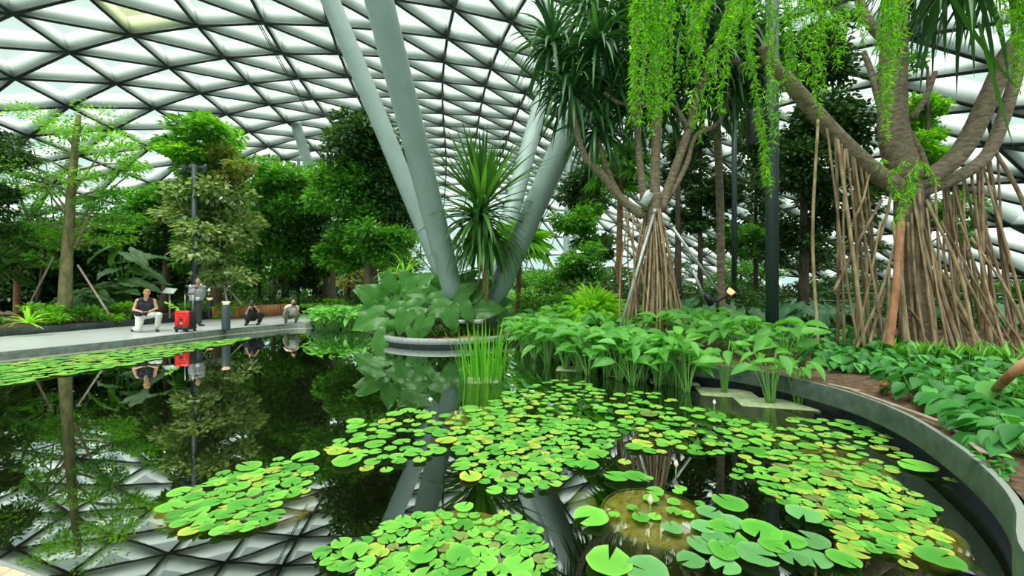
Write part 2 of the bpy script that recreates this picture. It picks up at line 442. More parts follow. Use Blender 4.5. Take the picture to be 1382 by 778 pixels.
for (i, j), (p, n_) in nodes.items():
    for di, dj in ((1, 0), (0, 1), (1, 1)):
        k = (i + di, j + dj)
        if k not in nodes: continue
        q, m_ = nodes[k]
        if not 2 < np.linalg.norm(q - p) < 8: continue
        tt = nrm(q - p); s_ = nrm(np.cross(tt, n_ + m_))
        a, c = .035, .085
        for (h0, h1, hw, VV) in ((.1, DEPTH, a, WV), (0, .1, c, FV)):
            VV.append([p + n_ * h0 - s_ * hw, p + n_ * h0 + s_ * hw, p + n_ * h1 + s_ * hw, p + n_ * h1 - s_ * hw,
                       q + m_ * h0 - s_ * hw, q + m_ * h0 + s_ * hw, q + m_ * h1 + s_ * hw, q + m_ * h1 - s_ * hw])
BOXF = np.array([[0, 1, 2, 3], [4, 7, 6, 5], [0, 4, 5, 1], [1, 5, 6, 2], [2, 6, 7, 3], [3, 7, 4, 0]])
for VV, mb_ in ((WV, web), (FV, fl)):
    A = np.array(VV); mb_.add(A.reshape(-1, 3), (BOXF[None] + (np.arange(len(A)) * 8)[:, None, None]).reshape(-1, 4))
PV, blindV, blindF, PF_ = [], [], [], []
for (i, j), (p, n_) in nodes.items():
    for tri_ in (((0, 0), (1, 0), (1, 1)), ((0, 0), (1, 1), (0, 1))):
        ks = [(i + a, j + c) for a, c in tri_]
        if all(k in nodes for k in ks):
            pts = [nodes[k][0] + nodes[k][1] * DEPTH for k in ks]
            if max(np.linalg.norm(pts[0] - pts[1]), np.linalg.norm(pts[1] - pts[2])) < 8: PV.append((pts, ks))
gm = bpy.data.materials.new('roof_glass'); gm.use_nodes = True
t = gm.node_tree; N = t.nodes; N.clear()
o_ = N.new('ShaderNodeOutputMaterial'); tp = N.new('ShaderNodeBsdfTransparent'); df = N.new('ShaderNodeBsdfTranslucent'); gs = N.new('ShaderNodeBsdfGlossy'); m1 = N.new('ShaderNodeMixShader'); m2 = N.new('ShaderNodeMixShader')
tp.inputs[0].default_value = (.93, .985, .96, 1); df.inputs[0].default_value = (.85, .95, .92, 1); gs.inputs['Roughness'].default_value = .1
m1.inputs[0].default_value = .004; m2.inputs[0].default_value = .04
t.links.new(tp.outputs[0], m1.inputs[1]); t.links.new(df.outputs[0], m1.inputs[2]); t.links.new(m1.outputs[0], m2.inputs[1]); t.links.new(gs.outputs[0], m2.inputs[2]); t.links.new(m2.outputs[0], o_.inputs[0])
# fritted panes over the middle of the dome: whiter, letting less through
fm = gm.copy(); fm.name = 'fritted_glass'
for nd in fm.node_tree.nodes:
    if nd.type == 'MIX_SHADER' and abs(nd.inputs[0].default_value - .004) < 1e-3: nd.inputs[0].default_value = .045
ym = gm.copy(); ym.name = 'yellow_film_glass'
for nd in ym.node_tree.nodes:
    if nd.type == 'BSDF_TRANSPARENT': nd.inputs[0].default_value = (.85, .9, .5, 1)
    if nd.type == 'BSDF_TRANSLUCENT': nd.inputs[0].default_value = (.8, .85, .4, 1)
gl_, fr_, ye_ = MB(), MB(), MB()
for pts, ks in PV:
    c = np.mean(pts, 0)
    if ks == [(-1, 1), (0, 1), (0, 2)]: ye_.add(pts, [[0, 1, 2]])
    elif -9.5 < c[0] < 30 and c[1] > 22: fr_.add(pts, [[0, 1, 2]])
    else: gl_.add(pts, [[0, 1, 2]])
roof = thing('ceiling', None, None); roof['kind'] = 'structure'
struct('roof_web', web, M['web'], False, roof)
struct('roof_flange', fl, M['flange'], False, roof)
struct('glass_panel', gl_, gm, False, roof)
struct('fritted_glass_panel', fr_, fm, False, roof)
if ye_.n: struct('yellow_glass_panel', ye_, ym, False, roof)

# ------------------------------------------------------------------ round steel columns
def to_roof(a, b_):
    a = np.array(a, float); d = nrm(np.array(b_, float) - a); s_ = 0
    while s_ < 80:
        p = a + d * s_
        if p[2] >= roof_z(p[0], p[1]) + .2: break
        s_ += .1
    return a + d * s_
def column(label, a, b_, r0, r1, group='slanting roof columns', name='roof_column'):
    a = np.array(a, float); e = to_roof(a, b_)
    th = thing(name, label, 'column', tuple(a), group)
    mb = MB(); L_ = np.linalg.norm(e - a); d = (e - a) / L_
    k = min(1, 2.5 / L_)
    mb.tube([a, a + d * L_ * k * .2, a + d * L_ * k, a + d * L_ * .97, e], [r0, r0 * 1.03, r0 + (r1 - r0) * .35, r1, r1], 32)
    wb(mb, 'shaft', M['cyl'], th)
    mc = MB(); mc.tube([a - d * .02, a + d * .10], [r0 * 1.06, r0 * 1.06], 32); wb(mc, 'base_collar', M['cyl'], th)
    mh = MB(); mh.tube([e - d * .35, e], [r1 * 1.08, r1 * .8], 24); wb(mh, 'head_cap', M['web'], th)
    return th
column('pale grey slanting roof column, the left one with a bright sheen, rising from the island', (-1.62, 13.5, .34), (-6.24, 13.7, 11.5), .27, .34)
column('greener grey roof column leaning toward us from the island, second from the left', (-1.55, 12.45, .34), (-3.05, 9.2, 8.2), .29, .36)
column('grey roof column of the island leaning right, nearest on the right side', (-.95, 12.7, .34), (1.43, 12.3, 5.75), .30, .42)
column('grey roof column of the island leaning away to the back right', (-1.05, 13.35, .34), (1.45, 20.0, 10.9), .30, .42)
column('short distant slanting roof column above the trees left of the island', (-17.5, 42, 9.4 - 7), (-21.4, 41, 16.0), .42, .5, 'distant roof columns')
column('distant grey column leaning right in the gap behind the small fan palm', (3.2, 40, .3), (8, 40.5, 9), .35, .4, 'distant roof columns')
column('distant pale column seen in front of the far lattice right of the island', (5.0, 38, .3), (5.6, 40.5, 9), .3, .3, 'distant roof columns')
# thin cables under the roof
cb = thing('roof_cable', 'pair of thin steel cables crossing the glass roof at upper left', 'cable', tuple(at(327, -40, 26)))
for dx in (0, 3): wb(MB().tube([at(308 + dx, -40, 24), at(414 + dx * .8, 150, 33)], .035, 5), 'cable_strand', M['flange'], cb)

# ================================================================== PLANT BUILDERS
LEAF_V = np.array([[0, 0, 0], [.5, .42, .09], [0, 1, -.06], [-.5, .42, .09]]); LEAF_F = np.array([[0, 1, 2], [0, 2, 3]])
def strip_tpl(n, wf, droop=.3, fold=.15):
    V, Fq = [], []
    for k in range(n + 1):
        t_ = k / n; z = -droop * t_ * t_; h = wf(t_) / 2
        V += [[-h, t_, z + fold * h * 2], [0, t_, z], [h, t_, z + fold * h * 2]]
    for k in range(n):
        a = k * 3; Fq += [[a, a + 1, a + 4, a + 3], [a + 1, a + 2, a + 5, a + 4]]
    return np.array(V), np.array(Fq)
OVATE_V, OVATE_F = strip_tpl(5, lambda t: max(.02, math.sin(math.pi * min(1, t ** .8)) ** .8), .22, .16)
LANCE_V, LANCE_F = strip_tpl(5, lambda t: max(.02, math.sin(math.pi * t ** .65) ** .9), .15, .2)
SEG_V, SEG_F = strip_tpl(4, lambda t: (1 - t) ** .5 * .9 + .03, .45, .3)

def scatter(mb, P, D, ln, wd, tpl=(LEAF_V, LEAF_F), up=None, roll=.5):
    """leaves at P pointing along D"""
    n = len(P); D = nrm(D)
    upv = np.tile([0, 0, 1.], (n, 1)) if up is None else up
    upv = upv + RNG.normal(0, roll, (n, 3))
    X = nrm(np.cross(D, upv)); Z = np.cross(X, D)
    ln = (np.ones(n) * ln * RNG.uniform(.7, 1.25, n))[:, None]; wd = (np.ones(n) * wd)[:, None] * ln / np.mean(ln)
    return mb.inst(tpl[0], tpl[1], P, X * wd, D * ln, Z * ln)

def blob_leaves(mb, c, r, n, ln, wd, clumps=14, cr=.42, droop=.35, shell=.35, centres=None):
    """leaf clumps spread over an ellipsoid; returns clump centres"""
    c = np.array(c, float); r = np.array(r, float) * np.ones(3)
    u = nrm(RNG.normal(size=(clumps, 3))); rad = RNG.uniform(shell, 1, clumps)[:, None]
    C_ = c + u * rad * r
    k = RNG.integers(0, clumps, n)
    off = nrm(RNG.normal(size=(n, 3))) * (RNG.uniform(0, 1, n) ** .5)[:, None] * (r * cr) * np.array([1, 1, .6])
    P_ = C_[k] + off
    D = nrm(off) + .5 * nrm(P_ - c) + np.array([0, 0, -droop]) + RNG.normal(0, .35, (n, 3))
    scatter(mb, P_, D, ln, wd)
    return C_

def tree(label, base, top, r, blobs, leaf=(.16, .08), mats=('bark', 'lf_mid'), name='garden_tree', cat='tree', group=None, via=(), stems=(), brn=.5):
    """trunk from base to top through via; blobs: (centre, radii, leaf count[, material])"""
    base = np.array(base, float)
    th = thing(name, label, cat, tuple(base), group)
    pts = smooth_path([base - [0, 0, .1], *via, top], 6)
    tr = MB(); tr.tube(pts, np.linspace(r, r * .35, len(pts)) * np.r_[1.35, 1.12, np.ones(len(pts) - 2)], 10)
    for s_ in stems:
        sp = smooth_path(s_[:-1], 6); tr.tube(sp, (s_[-1], s_[-1] * .5), 8)
    wb(tr, 'trunk', M[mats[0]], th)
    br = MB(); folds = {}
    for bl in blobs:
        c, rad, n = bl[:3]; ml = bl[3] if len(bl) > 3 else mats[1]
        n = int(n * 1.9); k = max(7, int(n / 170))
        mb = folds.setdefault(ml, MB())
        C_ = blob_leaves(mb, c, rad, n, leaf[0], leaf[1], k)
        # nearest trunk point below
        for q in C_[:max(4, int(k * brn * .7))]:
            cand = pts[np.argmin(np.linalg.norm(pts - (q - [0, 0, .25 * np.linalg.norm(np.array(rad) * np.ones(3))]), axis=1))]
            mid = (cand + q) / 2 + RNG.normal(0, .05, 3) + [0, 0, .1]
            br.tube(smooth_path([cand, mid, q], 3), (r * .22, .008), 5, False)
    if br.n: wb(br, 'branches', M[mats[0]], th)
    for ml, mb in folds.items(): wb(mb, 'foliage', M[ml], th, False)
    return th

def strap(mb, p0, d, L, wd, bend, seg=9, fold=.25, kink=0, tip=.75):
    """one long strap leaf that arches under its own weight"""
    d = nrm(d); side = nrm(np.cross(d, [0, 0, 1]) + 1e-6); p = np.array(p0, float); V = []; st = L / seg
    for k in range(seg + 1):
        t_ = k / seg; wv = wd * (min(1, .55 + t_ * 3) * (1 - max(0, (t_ - .35) / .65) ** 1.6 * .97)) / 2
        nn = np.cross(side, d)
        V += [p - side * wv + nn * fold * wv, p, p + side * wv + nn * fold * wv]
        d = nrm(d + np.array([0, 0, -bend * st * (1 + kink * t_)])); p = p + d * st
        side = nrm(side - d * (side @ d))
    Fq = []
    for k in range(seg):
        a = k * 3; Fq += [[a, a + 1, a + 4, a + 3], [a + 1, a + 2, a + 5, a + 4]]
    mb.add(V, np.array(Fq))

def rosette(mb, c, n, L, wd, bend, lo=-.2, hi=1.4, rnd=.12):
    for k in range(n):
        a = k * 2.39996; e = lo + (hi - lo) * ((k + .5) / n) ** .9
        d = np.array([math.cos(a) * math.cos(e), math.sin(a) * math.cos(e), math.sin(e)]) + RNG.normal(0, rnd, 3)
        l_ = L * RNG.uniform(.75, 1.15)
        strap(mb, np.array(c) + nrm(d) * .05, d, l_, wd * RNG.uniform(.8, 1.1), bend * RNG.uniform(.7, 1.4))

def heart(mb, p, d, nrmv, L, W, lobes=.28):
    """arrow/heart shaped blade; p is where the stalk meets it, d points to the tip"""
    d = nrm(d); x = nrm(np.cross(d, nrmv)); z = np.cross(x, d)
    out = [(0, -.02), (.15, -lobes * .9), (.32, -lobes * 1.15), (.46, -lobes * .7), (.52, .0), (.5, .24), (.43, .46), (.30, .68), (.14, .87), (0, 1.0)]
    out = np.array(out); mids = np.array([0, 0, 0, 0, .08, .25, .48, .72, .9, 1.0])
    tt = np.linspace(0, len(out) - 1, 28); k = np.arange(len(out))
    U = np.interp(tt, k, out[:, 0]); Vv = np.interp(tt, k, out[:, 1]); Mv = np.interp(tt, k, mids)
    G = []
    for q in range(-5, 6):
        s_ = abs(q) / 5; u = U * s_; v = Vv * s_ + Mv * (1 - s_); sgn = 1 if q >= 0 else -1
        zz = .22 * u - .28 * np.maximum(v, 0) ** 2 - .30 * u * u + .02 * np.sin((v - .55 * u) * 34) * min(1, s_ * 2) - (.02 if q == 0 else 0) + .03 * np.sin(v * 11 + sgn) * s_ * s_
        G.append(np.array(p) + x * (sgn * u * W)[:, None] + d * (v * L)[:, None] + z * (zz * L)[:, None])
    G = np.array(G); n = 28; a = (np.arange(10)[:, None] * n + np.arange(n - 1)[None]).ravel()
    mb.add(G.reshape(-1, 3), np.stack([a, a + n, a + n + 1, a + 1], 1))

def ear_plant(label, base, leaves, m='lf_ear', group=None, cat='plant', name='elephant_ear', sr=.014):
    """leaves: (blade centre, tip direction, face normal, length, width)"""
    th = thing(name, label, cat, tuple(base), group)
    for p, d, nv, L, W in leaves:
        b_ = MB(); heart(b_, p, d, nv, L, W); o = wb(b_, 'leaf', M[m], th)
        s_ = MB(); b0 = np.array(base, float) + RNG.normal(0, .03, 3) * [1, 1, 0]
        s_.tube(smooth_path([b0, (b0 * .45 + np.array(p) * .55) + [0, 0, .12], np.array(p)], 5), (sr * 1.5, sr * .7), 6)
        wb(s_, 'leaf_stalk', M['stalk'], o)
    return th

def auto_ear(base, n, h, L, spread=.5, flat=.5, toward=(0, -1)):
    out = []
    for k in range(n):
        a = k * 2.4 + RNG.uniform(0, .6); rr = spread * RNG.uniform(.5, 1.1)
        p = np.array(base) + [math.cos(a) * rr, math.sin(a) * rr, h * RNG.uniform(.55, 1.1)]
        dirv = np.array([math.cos(a), math.sin(a), -.35 - RNG.uniform(0, .9)]) + np.array([*toward, 0]) * .3
        nv = np.array([math.cos(a) * .4 + toward[0] * flat, math.sin(a) * .4 + toward[1] * flat, 1.])
        l_ = L * RNG.uniform(.7, 1.1); out.append((p, dirv, nv, l_, l_ * .72))
    return out

def bush(label, base, r, n, leaf=(.12, .06), m='lf_mid', name='shrub', cat='shrub', group=None, tpl=None, clumps=None, droop=.2):
    th = thing(name, label, cat, tuple(base), group)
    r = np.array(r, float) * np.ones(3); mb = MB(); c = np.array(base) + [0, 0, r[2] * .75]
    k = clumps or max(6, n // 90)
    if tpl is None: C_ = blob_leaves(mb, c, r, n, leaf[0], leaf[1], k, .45, droop, .35)
    else:
        u = nrm(RNG.normal(size=(n, 3))); u[:, 2] = np.abs(u[:, 2]) * 1.2 - .25; P_ = c + u * r * RNG.uniform(.3, 1, n)[:, None]
        scatter(mb, P_, u + [0, 0, -droop], leaf[0], leaf[1], tpl, roll=.3); C_ = P_[:10]
    st = MB()
    for q in C_[:10]: st.tube([np.array(base) - [0, 0, .05], (np.array(base) + q) / 2 + [0, 0, .1], q], (.02, .006), 5, False)
    wb(st, 'stems', M['bark'], th); wb(mb, 'foliage', M[m], th, False)
    return th

def fan_leaf(mb, p, d, up, R_, n=22, spread=5.2, droop=.35):
    d = nrm(d); x = nrm(np.cross(d, up)); z = np.cross(x, d)
    V = SEG_V.copy()
    for k in range(n):
        a = (k / (n - 1) - .5) * spread
        dd = d * math.cos(a) + x * math.sin(a); l_ = R_ * (.7 + .3 * math.cos(a / 2)) * RNG.uniform(.92, 1.05)
        xx = nrm(np.cross(dd, z))
        mb.inst(V, SEG_F, np.array([p]), np.array([xx * R_ * .13]), np.array([dd * l_]), np.array([(z * .6 + np.array([0, 0, .4])) * l_]) * droop * 2)

def fan_palm(label, base, top, n, R_, m='lf_mid', r=.09, pet=.7, group=None, name='fan_palm', bark='palmbark'):
    th = thing(name, label, 'palm', tuple(base), group)
    tr = MB(); pts = smooth_path([np.array(base) - [0, 0, .1], (np.array(base) + top) / 2 + RNG.normal(0, .03, 3), top], 6)
    tr.tube(pts, np.linspace(r * 1.1, r * .85, len(pts)), 10); wb(tr, 'trunk', M[bark], th)
    for k in range(n):
        a = k * 2.4; e = 1.2 - 1.7 * (k / n)
        d = np.array([math.cos(a) * math.cos(e), math.sin(a) * math.cos(e), math.sin(e)])
        q = np.array(top) + d * pet
        s_ = MB(); s_.tube([np.array(top), (np.array(top) + q) / 2 + [0, 0, .05], q], (.015, .008), 5)
        f = MB(); fan_leaf(f, q, d + [0, 0, -.25], np.array([0, 0, 1.]) + d * .3, R_)
        o = wb(f, 'frond', M[m], th); wb(s_, 'leaf_stalk', M['stalk'], o)
    return th

def grass_clump(mb, c, n, h, wd=.012, spread=.12, lean=.25, bend=.5):
    for k in range(n):
        a = RNG.uniform(0, 6.283); rr = spread * RNG.uniform(0, 1) ** .5
        p = np.array(c) + [math.cos(a) * rr, math.sin(a) * rr, 0]
        strap(mb, p, [math.cos(a) * lean * RNG.uniform(0, 1.5), math.sin(a) * lean * RNG.uniform(0, 1.5), 1], h * RNG.uniform(.55, 1.05), wd, bend * RNG.uniform(0, 1.5), 5)

# ================================================================== THE ISLAND
IC = np.array([-1.97, 12.8]); IR = 2.15
isl = thing('island_planter', 'round planter island in the pond with pale bands and a dark recess', 'planter', (IC[0], IC[1], 0))
mb = MB(); mb.lathe([(IR - .12, .235), (IR - .01, .235), (IR, .225), (IR, .085), (IR - .08, .08)], n=96); mb.build('upper_band', M['steelrim'], isl)
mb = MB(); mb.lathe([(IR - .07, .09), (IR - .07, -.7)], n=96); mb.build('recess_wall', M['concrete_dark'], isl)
mb = MB(); mb.lathe([(IR - .11, .18), (1.9, .2), (1.4, .27), (.8, .33), (.01, .35)], n=64); mb.build('mulch', M['mulch'], isl)

def isl_pt(dx, dy): return (IC[0] + dx, IC[1] + dy, .2 + .12 * max(0, 1 - (dx * dx + dy * dy) / 4))
# elephant ears, leaf by leaf after the photo: (pixel of stalk joint, depth, tip direction, normal, length px)
def E(px, py, d, tx, tz, ty=-.25, L=60, nz=.5, nx=0, ny=-1):
    k = d / F
    return (at(px, py, d), np.array([tx, ty, tz]), np.array([nx, ny, nz]), L * k * .62, L * k * .52)
ear_specs = [
 ('elephant ear at the left rim of the island with a broad leaf over the water', (-1.55, -.35), [E(512, 428, 11.9, -1, -.35, L=66), E(520, 452, 11.5, -.6, -.8, L=52), E(505, 405, 12.2, -.5, .5, L=50), E(535, 440, 11.7, -.2, -1, L=44)]),
 ('elephant ear with the bright green backlit leaf on the left of the island', (-1.25, .25), [E(528, 408, 12.4, .1, -.9, L=48, nz=.3), E(527, 392, 12.6, -.1, 1, L=48, nz=.2), E(508, 398, 12.8, -.9, .3, L=52), E(515, 420, 12.3, -1, .1, L=55)]),
 ('tall elephant ear whose leaves point up in front of the left column', (-.85, .05), [E(545, 400, 12.5, .5, .9, L=64, nz=.2, nx=-.7), E(556, 392, 12.3, .8, .8, L=62, nx=-.6), E(560, 412, 12.2, .2, .3, L=50), E(548, 418, 12.3, -.8, .1, L=48)]),
 ('elephant ear with a drooping pale leaf low at the island front', (-.75, -.75), [E(548, 424, 11.2, -.35, -.95, L=50, nz=.25), E(572, 436, 11.1, -.1, -1, L=44, nz=.2), E(556, 444, 11.0, .2, -1, L=34)]),
 ('elephant ear with a heart shaped leaf hanging at the island centre front', (-.35, -1.0), [E(574, 430, 11.0, -.3, -1, L=50, nz=.2), E(590, 416, 11.4, .8, .0, L=56), E(566, 414, 11.4, -.7, -.1, L=50)]),
 ('elephant ear with a wide level leaf before the foot of the columns', (-.15, -.3), [E(588, 408, 11.8, 1, .1, L=60), E(580, 398, 12.0, -1, .15, L=52), E(600, 418, 11.6, .6, -.5, L=50)]),
 ('elephant ear below the columns with a two lobed pale leaf', (.2, -.7), [E(606, 420, 11.2, .3, -.9, L=50, nz=.2), E(624, 412, 11.3, .5, -.8, L=44, nz=.3), E(612, 404, 11.7, .9, .7, L=62)]),
 ('elephant ear with long leaves rising right beside the columns', (.35, -.2), [E(628, 400, 11.9, .9, .6, L=74, nx=-.5), E(640, 418, 11.6, 1, .1, L=66), E(620, 390, 12.2, .5, .6, L=56)]),
 ('small elephant ear with one leaf at the right end of the island', (1.25, -.1), [E(678, 424, 12.3, .3, -1, L=34, nz=.2), E(668, 412, 12.4, .8, .3, L=40), E(655, 415, 12.3, -.8, .2, L=44)]),
 ('elephant ear in the middle of the island behind the front row', (-.5, .4), [E(560, 388, 12.7, -.5, .6, L=52), E(574, 400, 12.6, .8, .2, L=52), E(590, 392, 12.6, .3, .7, L=50)]),
]
for lab, (dx, dy), lv in ear_specs:
    b_ = np.array(isl_pt(dx, dy)); lv = lv + auto_ear(b_ + [0, .35, 0], 4, .8, .42, .4)
    ear_plant(lab, isl_pt(dx, dy), lv, group='elephant ears on the island')
# fern-like low clumps along the rim
for k, (dx, dy) in enumerate([(-1.3, -1.2), (-.9, -1.45), (-.45, -1.6), (.0, -1.62), (.45, -1.5), (.9, -1.3), (1.25, -1.0), (1.55, -.6), (1.7, -.1), (1.1, -.6), (.7, -.9), (-1.7, -.8), (-1.1, -1.0), (-.7, -1.2), (-.25, -1.3), (.2, -1.3), (.6, -1.2), (-1.5, -1.1), (-1.0, -1.5), (-.15, -1.75), (.3, -1.7), (1.4, -1.2)]):
    g = MB(); p = isl_pt(dx, dy)
    for q in range(34):
        a = RNG.uniform(0, 6.283); strap(g, p, [math.cos(a) * .7, math.sin(a) * .7, RNG.uniform(.6, 1.6)], RNG.uniform(.35, .62), .035, 2.0, 5)
    th = thing('grass_tuft', ['dark grassy tuft at the front rim of the island', 'dark grassy tuft at the right rim of the island near the spiky pandanus'][dx > .6], 'plant', p, ['tufts at the island front', 'tufts at the island right'][dx > .6])
    wb(g, 'blades', M['lf_strap2' if k % 3 else 'lf_deep'], th, False)

# spiky pandanus on the island
pb = isl_pt(1.02, -1.0)
tp_ = at(651, 345, 11.7)
pan = thing('spiky_pandanus', 'spiky pandanus with a thin brown trunk standing on the island planter', 'tree', pb)
tr = MB(); tr.tube(smooth_path([pb, at(656, 385, 11.75), tp_, at(650, 300, 11.8)], 6), (.12, .09), 12); wb(tr, 'trunk', M['palmbark'], pan)
s2 = MB(); s2.tube(smooth_path([at(640, 408, 11.9), at(646, 380, 11.8), tp_], 4), (.03, .03), 8); wb(s2, 'prop_root', M['bark_pale'], pan)
for lab_, c, n, L, hi, bd, wd_ in (('upper', at(650, 282, 11.8), 80, 2.4, 1.5, .16, .13), ('mid', at(645, 295, 11.7), 85, 1.9, .8, .6, .125), ('low', at(655, 318, 11.8), 75, 1.8, .4, 1.2, .12)):
    r_ = MB(); rosette(r_, c, n, L, wd_, bd, -.5 if lab_ != 'upper' else .45, hi); wb(r_, 'leaf_rosette', M['lf_strap2'], pan, False)
for k, x_ in enumerate((648, 656, 640)):                                # faded leaves hanging down by the trunk
    h_ = MB(); strap(h_, at(x_, 262 + 6 * k, 11.4), [.15 * (k - 1), -.3, -1], 1.9, .16, .3); wb(h_, 'hanging_leaf', M['lf_ear'], pan, False)
# grassy pandanus shrub just behind the island at the left
gp = thing('grassy_pandanus', 'light green grassy leaved clump beside the left column behind the island', 'plant', (-3.8, 15.2, .3))
g = MB(); rosette(g, (-4.0, 14.9, 2.0), 60, 1.6, .05, 1.3, .1, 1.4); rosette(g, (-3.6, 15.3, 1.2), 50, 1.5, .05, 1.3, .1, 1.4); wb(g, 'leaves', M['lf_fresh'], gp, False)
g = MB(); g.tube([(-3.8, 15.2, .1), (-4.0, 14.9, 2.0)], .05, 8); wb(g, 'stem', M['bark'], gp)
# small round steel uplighters on the mulch
for px, lab in ((622, 'round steel uplight under the columns, left one of the pair'), (646, 'round steel uplight under the columns, right one of the pair')):
    p = at(px, 434, 11.3); th = thing('uplight', lab, 'light', tuple(p), 'island uplights')
    m_ = MB(); m_.lathe([(.001, .05), (.14, .05), (.15, .03), (.13, -.05), (.001, -.06)], n=20); m_.build('lamp_body', M['galv'], th)
    m_ = MB(); m_.tube([(0, 0, -.05), (0, 0, -(p[2] - .25))], .02, 8); m_.build('stand', M['black'], th)

# reeds in the pond in front of the island
def stone_slab(label, c, sz, rz=0, z=.012, group='stone plinths under the reeds'):
    th = MB(); R_ = Matrix.Rotation(rz, 3, 'Z')
    th.bbox((0, 0, -.25), (sz[0], sz[1], .5), .02); o = th.build('stone_plinth', M['plinth']); o.location = (c[0], c[1], z); o.rotation_euler = (0, 0, rz)
    return tag(o, label, 'plinth', group)
M['plinth'] = noisy('algae_stone', (.22, .26, .13), (.34, .40, .24), 7, .8, .2)
rc = on(652, 513, 0)
stone_slab('square stone plinth just under water carrying the tall reed clump', rc, (.55, .5), .1)
rd = thing('reed_clump', 'tall bright green reeds standing in the water before the island', 'reeds', tuple(rc))
g = MB(); grass_clump(g, rc, 85, 1.12, .034, .42, .26, .3); wb(g, 'blades', M['lf_reed'], rd, False)
fl_ = MB()
for k in range(7):
    a = k * .9; fl_.inst(OVATE_V, OVATE_F, np.array([on(667, 513, 0) + [0, 0, .32]]), np.array([[math.sin(a) * -.03, math.cos(a) * .03, 0]]), np.array([[math.cos(a) * .05, math.sin(a) * .05, .04]]), np.array([[0, 0, .03]]))
fw = wb(fl_, 'flower', mat('petal_white', (.8, .8, .75), .5), rd); q = on(667, 513, 0); wb(MB().tube([q, q + [0, 0, .32]], .006, 5), 'flower_stalk', M['stalk'], rd)

# ================================================================== ARROW-LEAVED WATER PLANTS
def thalia(label, base, n, h, spread=.16, group=None, L=.30, lo=.6):
    th = thing('arrowleaf_plant', label, 'water plant', tuple(base), group)
    s_, b_ = MB(), MB()
    for k in range(n):
        a = k * 2.4 + RNG.uniform(0, .5); r0 = spread * .35 * RNG.uniform(0, 1); hh = h * RNG.uniform(lo, 1.03)
        p0 = np.array(base) + [math.cos(a) * r0, math.sin(a) * r0, -.03]
        p1 = np.array(base) + [math.cos(a) * spread * (.4 + 1.5 * RNG.uniform(0, 1)), math.sin(a) * spread * (.4 + 1.2 * RNG.uniform(0, 1)), hh]
        s_.tube(smooth_path([p0, p0 * .5 + p1 * .5 - [math.cos(a) * .02, 0, 0], p1], 3), (.011, .005), 5)
        d = np.array([math.cos(a), math.sin(a) * .7, RNG.uniform(-.55, .5)]); l_ = L * RNG.uniform(.75, 1.2)
        d = nrm(d); x = nrm(np.cross(d, [RNG.normal(0, .25), -.45 + RNG.normal(0, .3), 1.])); z = np.cross(x, d)
        b_.inst(OVATE_V, OVATE_F, np.array([p1]), np.array([x * l_ * .46]), np.array([d * l_]), np.array([z * l_]))
    wb(s_, 'stems', M['stalk'], th); wb(b_, 'leaves', M['lf_arrow'], th)
    return th
front = [(1078, 546, 9, .62, 'right end'), (1040, 545, 14, .72, 'right end'), (978, 531, 12, .78, 'second'), (905, 514, 11, .62, 'third'), (850, 506, 10, .60, 'fourth'), (782, 498, 12, .75, 'fifth')]
names = ['arrow-leaved water plant on the rightmost plinth, the thin outer one', 'tall arrow-leaved water plant with thick pale stems on the rightmost plinth', 'arrow-leaved water plant on the second plinth from the right', 'arrow-leaved water plant on the third plinth from the right', 'arrow-leaved water plant on the fourth plinth from the right', 'arrow-leaved water plant on the plinth nearest the island']
for (px, py, n, h, _), lab in zip(front, names): thalia(lab, on(px, py, 0), n, h, .13, 'arrow-leaved plants on plinths', .27)
for k, (px, py, wx) in enumerate([(1052, 548, .95), (985, 533, .8), (912, 517, .8), (848, 508, .7), (780, 500, .8)]):
    c = on(px, py, 0); stone_slab('flat stone plinth at the water surface, %s' % ['rightmost of the row below the kerb', 'second from the right', 'in the middle of the row below the kerb', 'second from the island side', 'nearest the island'][k], (c[0], c[1] + .12), (wx, .5), -.25, group='row of stone plinths')
# the thick belt behind: between the plinths and the garden kerb
kc = smooth_path([(*p, 0) for p in KERB[9:17]], 7)[:, :2]
kt = nrm(np.gradient(kc, axis=0)); kn_ = np.stack([-kt[:, 1], kt[:, 0]], 1)
kq = 0
for k in range(4, len(kc), 1):
    for off in (.30, .62):
        if off > .5 and k % 2: continue
        q = kc[k] + kn_[k] * (off + RNG.uniform(-.08, .08)) + RNG.normal(0, .05, 2)
        if q[0] > 2.75: continue
        px = 691 + q[0] / q[1] * F
        lab = 'pale green arrow-leaved plant in the thick belt ' + ('near the island end' if px < 775 else 'before the pandanus roots')
        thalia(lab, (q[0], q[1], 0), 11, .80, .16, 'arrow-leaved belt ' + ('left' if px < 775 else 'right'), .34, .45)
# the same plants rooted in the bed just behind the kerb
for k, (px, py) in enumerate([(850, 462), (880, 465), (910, 468), (940, 472), (970, 476), (1000, 480), (1030, 486), (1060, 492), (820, 458), (895, 455), (950, 460), (1005, 466), (780, 455), (800, 448), (835, 450), (865, 452), (925, 456), (980, 462), (760, 450)]):
    c = on(px, py, .33); thalia('leafy arrow-leaved plant in the bed behind the kerb left of the dark lamp post', c, 15, .72, .28, 'arrow-leaved plants behind the kerb', .40, .4)
# patch at the far left bank
for k in range(16):
    px = 428 + (k % 8) * 9 + RNG.uniform(-3, 3); py = 448 if k < 8 else 442
    thalia('light green arrow-leaved plant in the patch between walkway and island', on(px, py, 0), 16, .8, .25, 'far left water plants', .36, .5)

